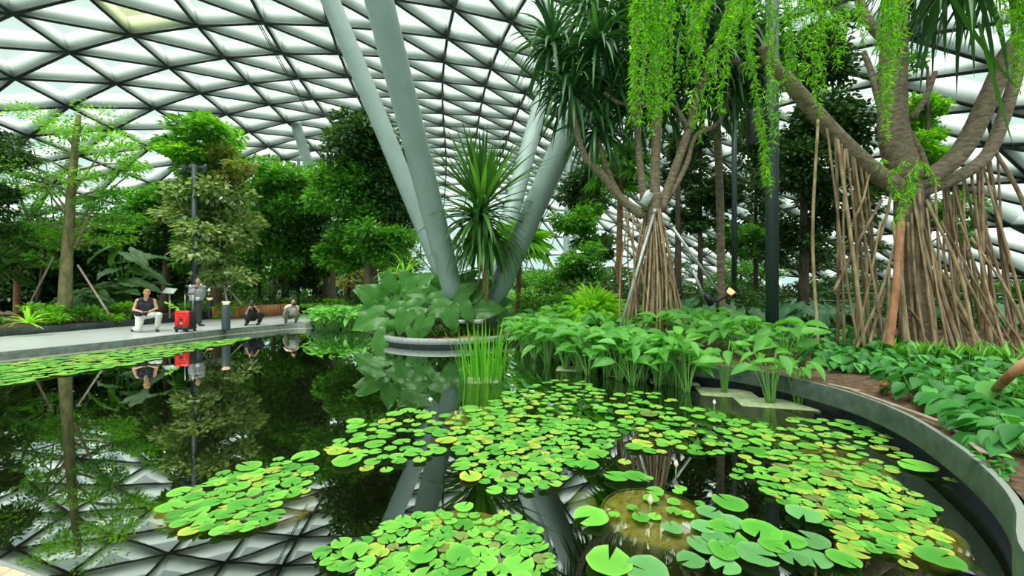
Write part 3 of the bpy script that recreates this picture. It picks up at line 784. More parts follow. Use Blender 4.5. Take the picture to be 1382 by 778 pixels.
# ================================================================== PANDANUS TREE WITH STILT ROOTS (right of centre)
D1 = 9.5
B0 = at(880, 432, D1); B0[2] = .35; CR = at(882, 292, D1)
pt = thing('pandanus_tree', 'large pandanus tree on a cone of stilt roots propped with steel tubes', 'tree', tuple(B0))
tr = MB(); tr.tube(smooth_path([B0 - [0, 0, .1], at(882, 370, D1), CR, at(884, 262, D1)], 5), (.19, .16), 12)
wb(tr, 'trunk', M['bark_pale'], pt)
limbs = [([(868, 292), (840, 270), (812, 235), (790, 212), (778, 175), (774, 140)], .11, .06, -.1, 'left limb'), ([(838, 268), (824, 240), (812, 205), (806, 185)], .07, .05, .2, ''),
         ([(872, 285), (866, 245), (862, 205), (860, 150), (868, 90)], .10, .07, .0, ''), ([(884, 280), (884, 230), (887, 150), (886, 60), (884, 10)], .13, .09, -.1, ''),
         ([(892, 285), (905, 245), (928, 180), (940, 130), (960, 80)], .12, .07, .1, ''), ([(900, 270), (925, 225), (938, 185), (970, 165), (985, 120)], .08, .05, .4, ''),
         ([(930, 175), (915, 150), (895, 140), (840, 140), (815, 125)], .05, .04, -.3, ''), ([(944, 60), (960, 75), (990, 85), (1022, 90), (1038, 70)], .10, .07, .1, '')]
for P_, r0, r1, dy, _ in limbs:
    m_ = MB(); k = len(P_); q = [at(x, y, D1 + dy * i / k) for i, (x, y) in enumerate(P_)]
    m_.tube(smooth_path(q, 5), (r0, r1), 10); wb(m_, 'limb', M['bark_pale'], pt)
for k in range(56):
    a = k * 2.39996; rr = .30 + .5 * RNG.uniform(0, 1)
    foot = B0 + [math.cos(a) * rr * 1.05, math.sin(a) * rr, -.05]
    up = CR + [math.cos(a) * .17, math.sin(a) * .17, RNG.uniform(-1.0, .25)]
    if k % 9 == 0: up = at(850 + RNG.uniform(-12, 8), 285, D1)
    mid = foot * .45 + up * .55 + [math.cos(a + .4) * .10, math.sin(a + .4) * .10, 0]
    m_ = MB(); m_.tube(smooth_path([foot, mid, up], 5), (.024, .018), 6); wb(m_, 'stilt_root', M['root_gold' if k % 2 else 'root'], pt)
roses = [(772, 128, 0), (768, 96, .3), (806, 60, -.4), (818, 120, .4), (835, 25, .2), (868, 70, -.2), (884, 5, .3), (905, 70, .6), (925, 30, -.1), (962, 72, .1), (990, 110, .5), (1000, 40, 0), (1036, 62, .4), (806, 178, .3), (850, 150, .7), (745, 60, .1), (900, 150, .9), (955, 130, .8), (1010, 90, .9), (800, 5, .5), (960, 5, .4)]
for px, py, dy in roses:
    m_ = MB(); rosette(m_, at(px, py, D1 + dy), 80, 1.4, .085, 1.3, -.6, 1.35, .25); wb(m_, 'leaf_rosette', M['lf_strap'], pt, False)
# steel props
for lab, a, b_ in (('galvanised steel prop leaning against the pandanus trunk on its left', at(838, 440, 9.1), at(884, 284, 9.3)), ('grey steel prop slanting down to the right from the pandanus trunk', at(965, 388, 9.6), at(905, 303, 9.6)), ('thin pale steel prop standing right of the pandanus roots', at(950, 402, 10.2), at(934, 362, 10.2))):
    th = thing('tree_prop', lab, 'prop', tuple(a), 'steel tree props'); m_ = MB(); m_.tube([a + (a - b_) * .12, b_], .035, 10); wb(m_, 'tube', M['galv'], th)
    m_ = MB(); m_.tube([b_ - (b_ - a) * .03, b_ + (b_ - a) * .01], .05, 10); wb(m_, 'clamp', M['galv'], th)
th = thing('name_plate', 'pale grey plate fixed in the fork of the pandanus tree', 'plate', tuple(at(873, 268, 9.3)))
m_ = MB(); m_.bbox((0, 0, 0), (.20, .02, .34), .008, Matrix.Rotation(.5, 3, 'Y')); m_.build('plate', M['galv'], th)

# ================================================================== BIG STILT-ROOTED TREE (right)
D2 = 8.0
B1 = at(1232, 470, D2); B1[2] = .36; C2 = at(1225, 245, D2)
bt = thing('stilt_root_tree', 'huge ringed tree trunk at right with a curtain of hanging aerial roots', 'tree', tuple(B1))
tr = MB()
tr.tube(smooth_path([B1 - [0, 0, .2], at(1235, 420, D2), at(1228, 340, D2), C2, at(1218, 205, D2)], 6), np.linspace(1, .85, 25) * .25, 16)
tr.tube(smooth_path([C2, at(1206, 180, D2), at(1205, 90, D2), at(1208, 0, D2), at(1212, -90, D2)], 6), (.27, .17), 14)
wb(tr, 'trunk', M['bark_pale'], bt)
limb2 = [([(1222, 258), (1180, 232), (1130, 185), (1090, 140), (1065, 112), (1045, 92), (1030, 60)], .17, .11, -.5), ([(1225, 252), (1262, 235), (1300, 200), (1335, 130), (1362, 70), (1392, 40)], .19, .13, -.5),
         ([(1235, 262), (1290, 240), (1330, 212), (1352, 165), (1372, 100), (1385, 60)], .13, .10, .5), ([(1205, 60), (1180, 40), (1165, 15), (1150, -30)], .1, .07, .2), ([(1206, 170), (1190, 150), (1175, 95), (1165, 70)], .06, .05, .4),
         ([(1232, 160), (1250, 130), (1262, 98)], .055, .045, .2), ([(1212, 155), (1240, 200), (1255, 240)], .05, .05, -.4)]
for P_, r0, r1, dy in limb2:
    m_ = MB(); k = len(P_); q = [at(x, y, D2 + dy * i / k) for i, (x, y) in enumerate(P_)]
    m_.tube(smooth_path(q, 6), (r0, r1), 12); wb(m_, 'limb', M['bark_pale'], bt)
roots = []
# (top x, top y, foot x, foot y, radius)
for tx, ty, fx, fy, r_ in [(1104, 188, 1105, 440, .03), (1116, 195, 1140, 445, .024), (1128, 205, 1130, 420, .03), (1130, 205, 1168, 452, .034), (1142, 212, 1155, 440, .026), (1150, 218, 1176, 455, .034), (1152, 250, 1172, 460, .026), (1160, 225, 1195, 455, .03), (1168, 240, 1188, 455, .024), (1140, 225, 1160, 430, .022),
                           (1135, 232, 1165, 455, .03), (1158, 280, 1196, 462, .025), (1175, 240, 1150, 300, .02), (1205, 250, 1185, 330, .03), (1190, 270, 1125, 395, .03), (1208, 330, 1152, 420, .026), (1228, 250, 1290, 460, .035), (1240, 255, 1265, 470, .03), (1262, 240, 1282, 476, .022), (1278, 245, 1300, 440, .03),
                           (1290, 245, 1330, 470, .026), (1300, 230, 1305, 450, .022), (1310, 235, 1340, 468, .03), (1318, 235, 1352, 470, .026), (1325, 215, 1325, 460, .03), (1335, 210, 1376, 470, .024), (1345, 240, 1362, 455, .022), (1325, 190, 1395, 470, .028), (1338, 170, 1400, 330, .04), (1300, 280, 1345, 470, .022),
                           (1250, 270, 1318, 470, .03), (1245, 300, 1310, 480, .024), (1240, 280, 1245, 470, .05), (1216, 290, 1225, 465, .06), (1205, 300, 1222, 470, .035), (1225, 300, 1238, 460, .03), (1260, 350, 1330, 470, .04), (1265, 380, 1338, 478, .035), (1255, 330, 1300, 470, .045), (1285, 340, 1360, 470, .02), (1350, 380, 1392, 460, .02),
                           (1270, 300, 1375, 420, .02), (1310, 320, 1400, 470, .022), (1330, 330, 1400, 425, .02), (1280, 330, 1300, 470, .022), (1296, 300, 1392, 480, .018), (1200, 360, 1188, 462, .028), (1195, 390, 1170, 462, .03), (1188, 300, 1150, 462, .022), (1212, 400, 1256, 470, .02), (1240, 320, 1265, 420, .028)]:
    roots.append((tx, ty, fx, fy, r_))
for k in range(24):
    tx = RNG.uniform(1215, 1340); roots.append((tx, 250 + RNG.uniform(-20, 60), tx + RNG.uniform(5, 60), 465 + RNG.uniform(-12, 12), RNG.uniform(.012, .024)))
for k, (tx, ty, fx, fy, r_) in enumerate(roots):
    dt = D2 + RNG.uniform(-.35, .35); df = D2 + RNG.uniform(-.7, .3)
    if ty < 262 and tx < 1218: ty = np.interp(tx, [1045, 1104, 1130, 1180, 1222], [92, 158, 186, 232, 256]) + RNG.uniform(0, 8); dt = np.interp(tx, [1045, 1222], [7.55, 8.0])
    elif ty < 300 and tx > 1262: ty = np.interp(tx, [1262, 1290, 1330, 1352, 1372], [246, 241, 212, 165, 100]) + RNG.uniform(-2, 6); dt = np.interp(tx, [1235, 1385], [8.0, 8.45])
    elif tx > 1200: dt = 7.78; df = 7.6 + RNG.uniform(-.3, .1)
    a, b_ = at(tx, ty, dt), at(fx, fy, df)
    if fy > 410: b_[2] = .33
    mid = (a + b_) / 2 + RNG.normal(0, .05, 3); m_ = MB(); m_.tube(smooth_path([a, mid, b_], 6), (r_ * .85, r_), 7); wb(m_, 'aerial_root', M['root_gold' if k % 3 == 0 else 'root'], bt)
m_ = MB(); m_.tube(smooth_path([at(1216, 300, 7.2), at(1208, 400, 6.9), at(1197, 487, 6.7) * [1, 1, 0] + [0, 0, .3]], 6), (.06, .05), 12); wb(m_, 'thick_red_root', M['root_red'], bt)
for x, y, dy in ((1275, -60, 0), (1320, -75, .3), (1300, -40, -1.2), (1360, -60, -.6), (1240, -70, .4)):
    m_ = MB(); rosette(m_, at(x, y, D2 + dy), 40, 2.1, .09, 1.15, -.7, 1.0, .2); wb(m_, 'leaf_rosette', M['lf_strap'], bt, False)
m_ = MB(); strap(m_, at(1270, -30, 6.5), [.28, -.1, -.9], 2.3, .10, -.25, 10); strap(m_, at(1310, -30, 6.6), [.02, 0, -1], 1.3, .11, .1, 8); strap(m_, at(1320, 30, 6.7), [.25, 0, -1], 2.2, .07, -.1, 10)
wb(m_, 'hanging_leaf', M['lf_strap2'], bt, False)

# ================================================================== WEEPING TREE: lime foliage hanging in strands
wt = thing('weeping_tree', 'weeping tree with lime green strands hanging in front at the top', 'tree', tuple(at(970, 400, 11.2) * [1, 1, 0] + [0, 0, .35]))
m_ = MB(); m_.tube(smooth_path([at(974, 400, 11.2) * [1, 1, 0] + [0, 0, .2], at(972, 290, 11.2), at(968, 180, 10.8), at(960, 40, 9.8), at(955, -60, 8.6)], 6), (.11, .08), 10)
m_.tube(smooth_path([at(955, -60, 8.6), at(1020, -70, 7.4), at(1110, -60, 6.6), at(1230, -75, 6.2), at(1400, -60, 6.0)], 6), (.08, .03), 8)
m_.tube(smooth_path([at(955, -60, 8.6), at(930, -75, 7.5), at(890, -60, 6.6), at(850, -50, 6.3)], 6), (.07, .03), 8)
wb(m_, 'trunk', M['bark_pale'], wt)
def strand(x0, y0, x1, y1, d, dens=1.0):
    """one drooping twig with narrow leaves"""
    a, b_ = at(x0, y0, d), at(x1, y1, d + RNG.uniform(-.3, .3)); L_ = np.linalg.norm(b_ - a)
    P_ = smooth_path([a, a * .6 + b_ * .4 + RNG.normal(0, .04, 3), b_], 8)
    tw = MB(); tw.tube(P_, (.006, .003), 4, False); n = int(L_ * 62 * dens)
    t_ = RNG.uniform(.02, 1, n); idx = t_ * (len(P_) - 1); i0 = np.floor(idx).astype(int).clip(0, len(P_) - 2); fr_ = (idx - i0)[:, None]
    pos = P_[i0] * (1 - fr_) + P_[i0 + 1] * fr_ + RNG.normal(0, .012, (n, 3))
    aa = RNG.uniform(0, 6.283, n); D_ = np.stack([np.cos(aa), np.sin(aa), -RNG.uniform(.2, 1.5, n)], 1)
    lf = MB(); scatter(lf, pos, D_, .10, .014)
    o = wb(lf, 'leafy_strand', M['lf_weep'], wt, False); wb(tw, 'twig', M['bark'], o)
for k in range(26):
    x = RNG.uniform(850, 945); e = 190 - abs(x - 870) * 1.2 + RNG.uniform(-50, 5); strand(x + RNG.uniform(-5, 15), -60, x, e, RNG.uniform(6.0, 6.8), 1.5)
for x0, x1, y1 in ((1000, 965, 150), (1005, 940, 190), (1020, 960, 110), (1000, 1035, 250), (1040, 1036, 160), (1030, 1000, 90), (1050, 1062, 120), (1060, 1075, 110), (1075, 1090, 115), (1085, 1100, 165), (1095, 1110, 120), (1068, 1050, 200), (1020, 930, 170), (985, 925, 60), (1000, 1010, 100), (1010, 980, 60),
                   (1110, 1125, 90), (1130, 1140, 70), (1150, 1160, 50), (1170, 1165, 60), (1120, 1105, 60), (1190, 1195, 150), (1200, 1198, 190), (1215, 1205, 130), (1195, 1210, 100), (1205, 1188, 70), (1225, 1218, 80), (1030, 1100, 30), (1060, 1130, 40),
                   (1370, 1372, 110), (1385, 1365, 80), (1350, 1356, 50), (1395, 1378, 130), (1365, 1345, 30), (1398, 1385, 70)):
    for q in range(2): strand(x0 + RNG.uniform(-6, 6), -60, x1 + RNG.uniform(-7, 7), y1 - q * 18, RNG.uniform(5.6, 6.6), 1.3)
for x0, y0, x1, y1 in ((1225, 215, 1215, 270), (1235, 225, 1210, 305), (1240, 215, 1228, 262), (1225, 240, 1212, 290), (1020, 150, 1040, 262), (1030, 165, 1036, 250), (1195, 215, 1188, 228), (1245, 220, 1262, 250)): strand(x0, y0, x1, y1, 6.4, 1.8)

# ================================================================== LAMP POSTS
def lamp_post(label, base, h, r, heads, name='lamp_post', group=None):
    th = thing(name, label, 'lamp post', tuple(base), group)
    m_ = MB(); m_.tube([(0, 0, -.05), (0, 0, h)], r, 20); m_.build('pole', M['post'], th)
    m_ = MB(); m_.lathe([(r, .03), (r * 1.5, .03), (r * 1.5, 0)], n=20); m_.build('base_ring', M['post'], th)
    for hx, hz, big in heads:
        m_ = MB(); m_.tube([(0, 0, hz), (hx, 0, hz)], .03, 8); a_ = m_.build('arm', M['post'], th)
        m_ = MB(); m_.lathe([(.001, big * .5), (big * .22, big * .5), (big * .24, big * .4), (big * .24, -big * .45), (big * .2, -big * .5), (.001, -big * .44)], (hx, 0, hz - big * .2), 18); m_.build('lamp_head', M['black'] if big > .5 else M['post'], th)
    return th
b_ = on(241, 436, .2)
lamp_post('slate grey lamp post with small twin heads behind the walkway', (b_[0], 16.9, .2), 6.6, .11, [(-.42, 6.5, .3), (.45, 6.5, .3)])
lamp_post('tall dark lamp post beside the big rooted tree with a drum spotlight', tuple(at(1042, 400, 8.4) * [1, 1, 0] + [0, 0, .34]), 9.0, .12, [(-.34, 4.75, .75)])
lamp_post('thin black pole between the pandanus and the dark lamp post', tuple(at(991, 400, 14) * [1, 1, 0] + [0, 0, .34]), 10.0, .085, [])
lamp_post('slim dark lamp post among the trees near the crouching photographers', (at(350, 400, 23)[0], 23, .3), 8, .07, [(-.25, 3.2, .3)])
lamp_post('slim dark post among the trees left of the leafy dark tree', (at(403, 400, 24)[0], 24, .3), 9, .09, [])
# bent spotlight behind the arrow leaves
sl = thing('garden_spotlight', 'black bent garden spotlight with an orange lens behind the arrow leaves', 'light', tuple(at(970, 440, 9.4)))
m_ = MB(); m_.tube(smooth_path([at(972, 440, 9.4), at(968, 410, 9.4), at(976, 402, 9.4), at(984, 396, 9.4)], 4), .035, 10); wb(m_, 'arm', M['black'], sl)
m_ = MB(); m_.tube([at(953, 398, 9.4), at(960, 412, 9.4)], .07, 12); m_.tube([at(960, 408, 9.4), at(984, 400, 9.4)], .03, 8); wb(m_, 'lamp_head', M['black'], sl)
lamp_e = mat('warm_lens', (1, .45, .2), .4); lamp_e.node_tree.nodes['Principled BSDF'].inputs['Emission Color'].default_value = (1, .42, .18, 1); lamp_e.node_tree.nodes['Principled BSDF'].inputs['Emission Strength'].default_value = 1.2
m_ = MB(); m_.tube([at(984, 396, 9.4), at(988, 392, 9.35)], (.07, .09), 12); wb(m_, 'lens', lamp_e, sl)

# ================================================================== GROUND COVER BY THE KERB (right)
def cover(label, base, n, R_, h, L, m='lf_cover', group=None):
    th = thing('ground_cover_plant', label, 'plant', tuple(base), group)
    lf, st = MB(), MB(); P_, D_, U_ = [], [], []
    for k in range(n):
        a = k * 2.4 + RNG.uniform(0, .5); rr = R_ * (RNG.uniform(.05, 1)) ** .6
        p = np.array(base) + [math.cos(a) * rr, math.sin(a) * rr, h * RNG.uniform(.45, 1.05) * (1 - .45 * (rr / R_) ** 2)]
        st.tube([np.array(base) + [math.cos(a) * rr * .3, math.sin(a) * rr * .3, 0], p], (.006, .004), 4, False)
        P_.append(p); D_.append([math.cos(a), math.sin(a), -RNG.uniform(.1, .9)]); U_.append([math.cos(a) * .3, math.sin(a) * .3 - .25, 1.])
    scatter(lf, np.array(P_), np.array(D_), L, L * .62, (OVATE_V, OVATE_F), np.array(U_), .25)
    wb(st, 'stems', M['stalk'], th); wb(lf, 'leaves', M[m], th); return th
gc = [(1108, 480), (1130, 478), (1152, 482), (1120, 495), (1145, 498), (1170, 500), (1160, 485), (1185, 495), (1100, 465), (1125, 463), (1150, 466), (1178, 470),
      (1205, 505), (1225, 515), (1240, 500), (1215, 490), (1255, 520), (1245, 535), (1275, 530), (1270, 512), (1290, 505), (1235, 480), (1262, 488), (1290, 545), (1310, 530), (1305, 515), (1325, 545), (1345, 530), (1320, 560), (1350, 555), (1372, 545), (1345, 580), (1368, 575), (1385, 590), (1330, 505), (1360, 510), (1385, 525), (1308, 492), (1335, 490), (1385, 560), (1360, 598), (1195, 482), (1395, 610)]
for k, (px, py) in enumerate(gc):
    z = .33; c = on(px, py + 4, z); near = px > 1200
    lab = 'glossy ovate-leaved ground cover left of the thick reddish root' if not near else ('large-leaved ground cover plant near the leaning brown stick' if px > 1290 else 'glossy ground cover between the reddish root and the leaning stick')
    cover(lab, c, 24, .32 if not near else .28, .30 if px < 1300 else .27, .20, 'lf_cover', 'ground cover left of the red root' if not near else ('ground cover near the stick' if px > 1290 else 'ground cover middle'))
for k, (px, py) in enumerate([(1080, 455), (1100, 450), (1125, 452), (1150, 455), (1175, 458), (1060, 462), (1090, 470), (1040, 470), (1015, 462), (1205, 472), (1180, 484)]):
    cover('leafy ground cover under the hanging roots behind the kerb', on(px, py + 6, .36), 24, .38, .36, .22, 'lf_cover', 'ground cover under the hanging roots')
for k, (px, py) in enumerate([(1245, 480), (1262, 478), (1285, 482), (1300, 478), (1322, 482), (1345, 478), (1365, 485), (1388, 480), (1225, 478), (1205, 476)]):
    p = on(px, py + 10, .35); th = thing('strap_leaf_tuft', 'light green strap leaved tuft at the foot of the big rooted tree', 'plant', tuple(p), 'strap leaved tufts')
    g = MB()
    for q in range(16):
        a = RNG.uniform(0, 6.283); strap(g, p, [math.cos(a) * .5, math.sin(a) * .5, 1], RNG.uniform(.3, .55), .04, 1.4, 6)
    wb(g, 'blades', M['lf_reed' if k % 2 else 'lf_arrow'], th, False)
big = cover('group of big dull green leaves at the right frame edge below the stick', on(1368, 560, .33), 9, .25, .42, .30, 'lf_arrow')
vn = thing('creeping_vine', 'sprig of creeping vine on bare soil by the kerb at the right', 'plant', tuple(on(1340, 628, .34)))
lf = MB(); st = MB(); P_ = [on(x, y, .36 + .03 * (i % 2)) for i, (x, y) in enumerate([(1322, 612), (1330, 622), (1338, 630), (1348, 628), (1355, 636), (1364, 630), (1372, 640), (1345, 615), (1350, 642)])]
st.tube(P_, .005, 4); scatter(lf, np.repeat(np.array(P_), 2, 0), RNG.normal(0, 1, (18, 3)) * [1, 1, .2], .075, .06, (OVATE_V, OVATE_F), roll=.2); wb(st, 'stem', M['stalk'], vn); wb(lf, 'leaves', M['lf_cover'], vn)

def tubething(name, label, cat, pts, r, m, part='shaft', group=None):
    th = MB(); pts = np.array(pts, float); th.tube(smooth_path(pts - pts[0], 4), r, 10)
    o = th.build(name, m); o.location = pts[0]; return tag(o, label, cat, group)
tubething('leaning_stick', 'smooth brown stick leaning in from the right frame edge', 'stick', [on(1332, 540, .3), at(1360, 510, 3.5), at(1420, 462, 3.4)], (.032, .04), M['root_red'])
tubething('wood_stump', 'short brown stub standing in the soil by the kerb', 'stump', [on(1192, 530, .3), at(1193, 517, 4.75)], (.04, .036), M['root_red'])
for lab, a, b_ in (('long weathered wooden lath lying along the kerb behind the pond', on(1150, 527, .37), on(1270, 570, .37)), ('short wooden lath lying on the soil along the kerb further right', on(1285, 576, .36), on(1328, 612, .36)), ('thin brown lath on the soil just above the kerb left of the long one', on(1118, 519, .37), on(1160, 528, .37))):
    v = b_ - a; th = MB(); R_ = Matrix.Rotation(math.atan2(v[1], v[0]), 3, 'Z'); th.bbox((0, 0, 0), (np.linalg.norm(v), .05, .02), .004, R_)
    o = th.build('wooden_lath', M['wood_stake']); o.location = (a + b_) / 2; tag(o, lab, 'lath', 'wooden laths by the kerb')
# dark big leaves behind the belt
for k, (px, py, d) in enumerate([(945, 425, 11), (925, 440, 10.5), (1005, 430, 10.5), (1018, 412, 11.5), (975, 430, 11.8), (1085, 420, 10), (1105, 405, 10.5), (1070, 440, 9.8), (1130, 430, 10.2), (1160, 420, 10.5), (1300, 430, 10.5), (1365, 440, 10)]):
    p = at(px, 430, d); p[2] = .38
    ear_plant('dark broad-leaved elephant ear %s' % ('between the pandanus and the dark lamp post' if px < 1040 else ('right of the dark lamp post behind the hanging roots' if px < 1200 else 'behind the root curtain at far right')), p, auto_ear(p, 6, .75, .62, .4), 'lf_ear_d', 'dark elephant ears ' + ('left' if px < 1040 else ('middle' if px < 1200 else 'right')))
# rail wires behind
rl = thing('cable_railing', 'thin pale cable railing behind the roots on the right', 'railing', (3, 15, .3))
for k, z in enumerate((1.42, 1.15, .85)): wb(MB().tube([(3.5, 16, z), (9.5, 15, z), (16, 13, z)], .012, 5), 'cable', M['galv'], rl)
for x, y in ((3.5, 16), (6.5, 15.5), (9.5, 15), (12.7, 14), (16, 13)): wb(MB().tube([(x, y, .2), (x, y, 1.45)], .02, 8), 'rail_post', M['galv'], rl)

# ================================================================== TREES
def T_(px, d, z=.35): p = at(px, 389, d); p[2] = z; return p
def R3(rx, rz, d, ry=None): k = d / F; return (rx * k, (ry or rx) * k, rz * k)
# left slender tree with a mossy trunk
d = 13.6
tree('slender tree with a mossy trunk and airy light crown at far left', T_(88, d), at(106, 155, d), .21,
     [(at(110, 175, d), R3(80, 30, d), 900, 'lf_fresh'), (at(55, 215, d), R3(45, 30, d), 420), (at(160, 215, d), R3(45, 28, d), 560, 'lf_fresh'), (at(95, 250, d), R3(62, 32, d), 500, 'lf_fresh'), (at(165, 285, d + .5), R3(38, 30, d), 700), (at(55, 300, d + .5), R3(40, 40, d), 900), (at(120, 320, d + .8), R3(50, 25, d), 800, 'lf_fresh')],
     (.13, .055), ('bark_moss', 'lf_mid'), via=(at(89, 370, d), at(97, 250, d)), stems=([at(100, 335, d), at(130, 275, d), at(175, 235, d), .04], [at(96, 300, d), at(60, 250, d), at(45, 200, d), .035], [at(100, 260, d), at(130, 215, d), at(150, 190, d), .03]))
for lab, a, b_ in (('thin pale stake propping the mossy tree on its right', at(147, 424, 13.2), at(105, 358, 13.5)), ('grey stake propping the mossy tree on its left', at(33, 424, 13.4), at(72, 348, 13.6))):
    tubething('tree_stake', lab, 'stake', [a, (a + b_) / 2, b_], .03, M['wood_stake'], group='stakes of the mossy tree')
tree('crooked bare-stemmed sapling with thin crossing twigs at far left', T_(45, 15), at(20, 235, 15), .06, [(at(22, 240, 15), R3(30, 25, 15), 300, 'lf_mid'), (at(60, 330, 15), R3(30, 30, 15), 500)], (.14, .06), ('bark_dark', 'lf_mid'),
     via=(at(60, 330, 15), at(35, 290, 15)), stems=([at(60, 330, 15), at(40, 295, 15), at(15, 235, 15), .04], [at(35, 300, 15), at(60, 265, 15), at(100, 225, 15), .03], [at(75, 350, 15), at(72, 290, 15), at(62, 220, 15), .03]))
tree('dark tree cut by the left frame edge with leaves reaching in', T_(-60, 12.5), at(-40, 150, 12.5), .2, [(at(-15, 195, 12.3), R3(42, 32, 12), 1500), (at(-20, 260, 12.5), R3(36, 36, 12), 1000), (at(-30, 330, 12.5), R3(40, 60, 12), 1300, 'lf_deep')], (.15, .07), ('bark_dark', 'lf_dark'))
# variegated tree over the standing man
d = 18.5
tree('tall tree with fresh green top and pale variegated lower leaves behind the lamp post', T_(291, d), at(285, 170, d), .24,
     [(at(290, 195, d), R3(54, 40, d), 900, 'lf_mid'), (at(295, 175, d), R3(40, 20, d), 350, 'lf_fresh'), (at(262, 215, d), R3(36, 30, d), 500, 'lf_mid'), (at(290, 225, d + .3), R3(50, 30, d), 600, 'lf_fresh'), (at(325, 232, d), R3(40, 36, d), 600, 'lf_olive'), (at(250, 300, d), R3(34, 40, d), 500, 'lf_pale'), (at(305, 365, d - .5), R3(40, 22, d), 500, 'lf_pale'), (at(270, 270, d), R3(46, 36, d), 900, 'lf_mid'), (at(300, 270, d), R3(50, 46, d), 900, 'lf_pale'), (at(295, 325, d - .5), R3(54, 44, d), 1500, 'lf_pale'), (at(255, 335, d), R3(28, 34, d), 500, 'lf_mid')],
     (.26, .15), ('bark', 'lf_pale'), via=(at(293, 340, d), at(290, 260, d)))
tb = thing('tree_box', 'square grey green panel strapped round the trunk of the variegated tree', 'box', tuple(at(293, 382, 18.2))); m_ = MB(); m_.bbox((0, 0, 0), (.40, .36, .42), .03); m_.build('panel', M['galv'], tb)
m_ = MB(); m_.bbox((0, 0, .12), (.42, .38, .03), .005); m_.build('strap', M['wood_stake'], tb)
for lab, a, b_ in (('timber prop slanting right from the boxed tree trunk', at(327, 412, 17.6), at(297, 378, 18.2)), ('white prop standing right of the boxed tree trunk', at(307, 410, 17.3), at(301, 380, 18)), ('timber prop slanting left from the boxed tree trunk', at(271, 402, 17.8), at(289, 378, 18.2))):
    tubething('tree_prop', lab, 'stake', [a, (a + b_) / 2, b_], .035, M['wood_stake'] if 'timber' in lab else M['galv'])
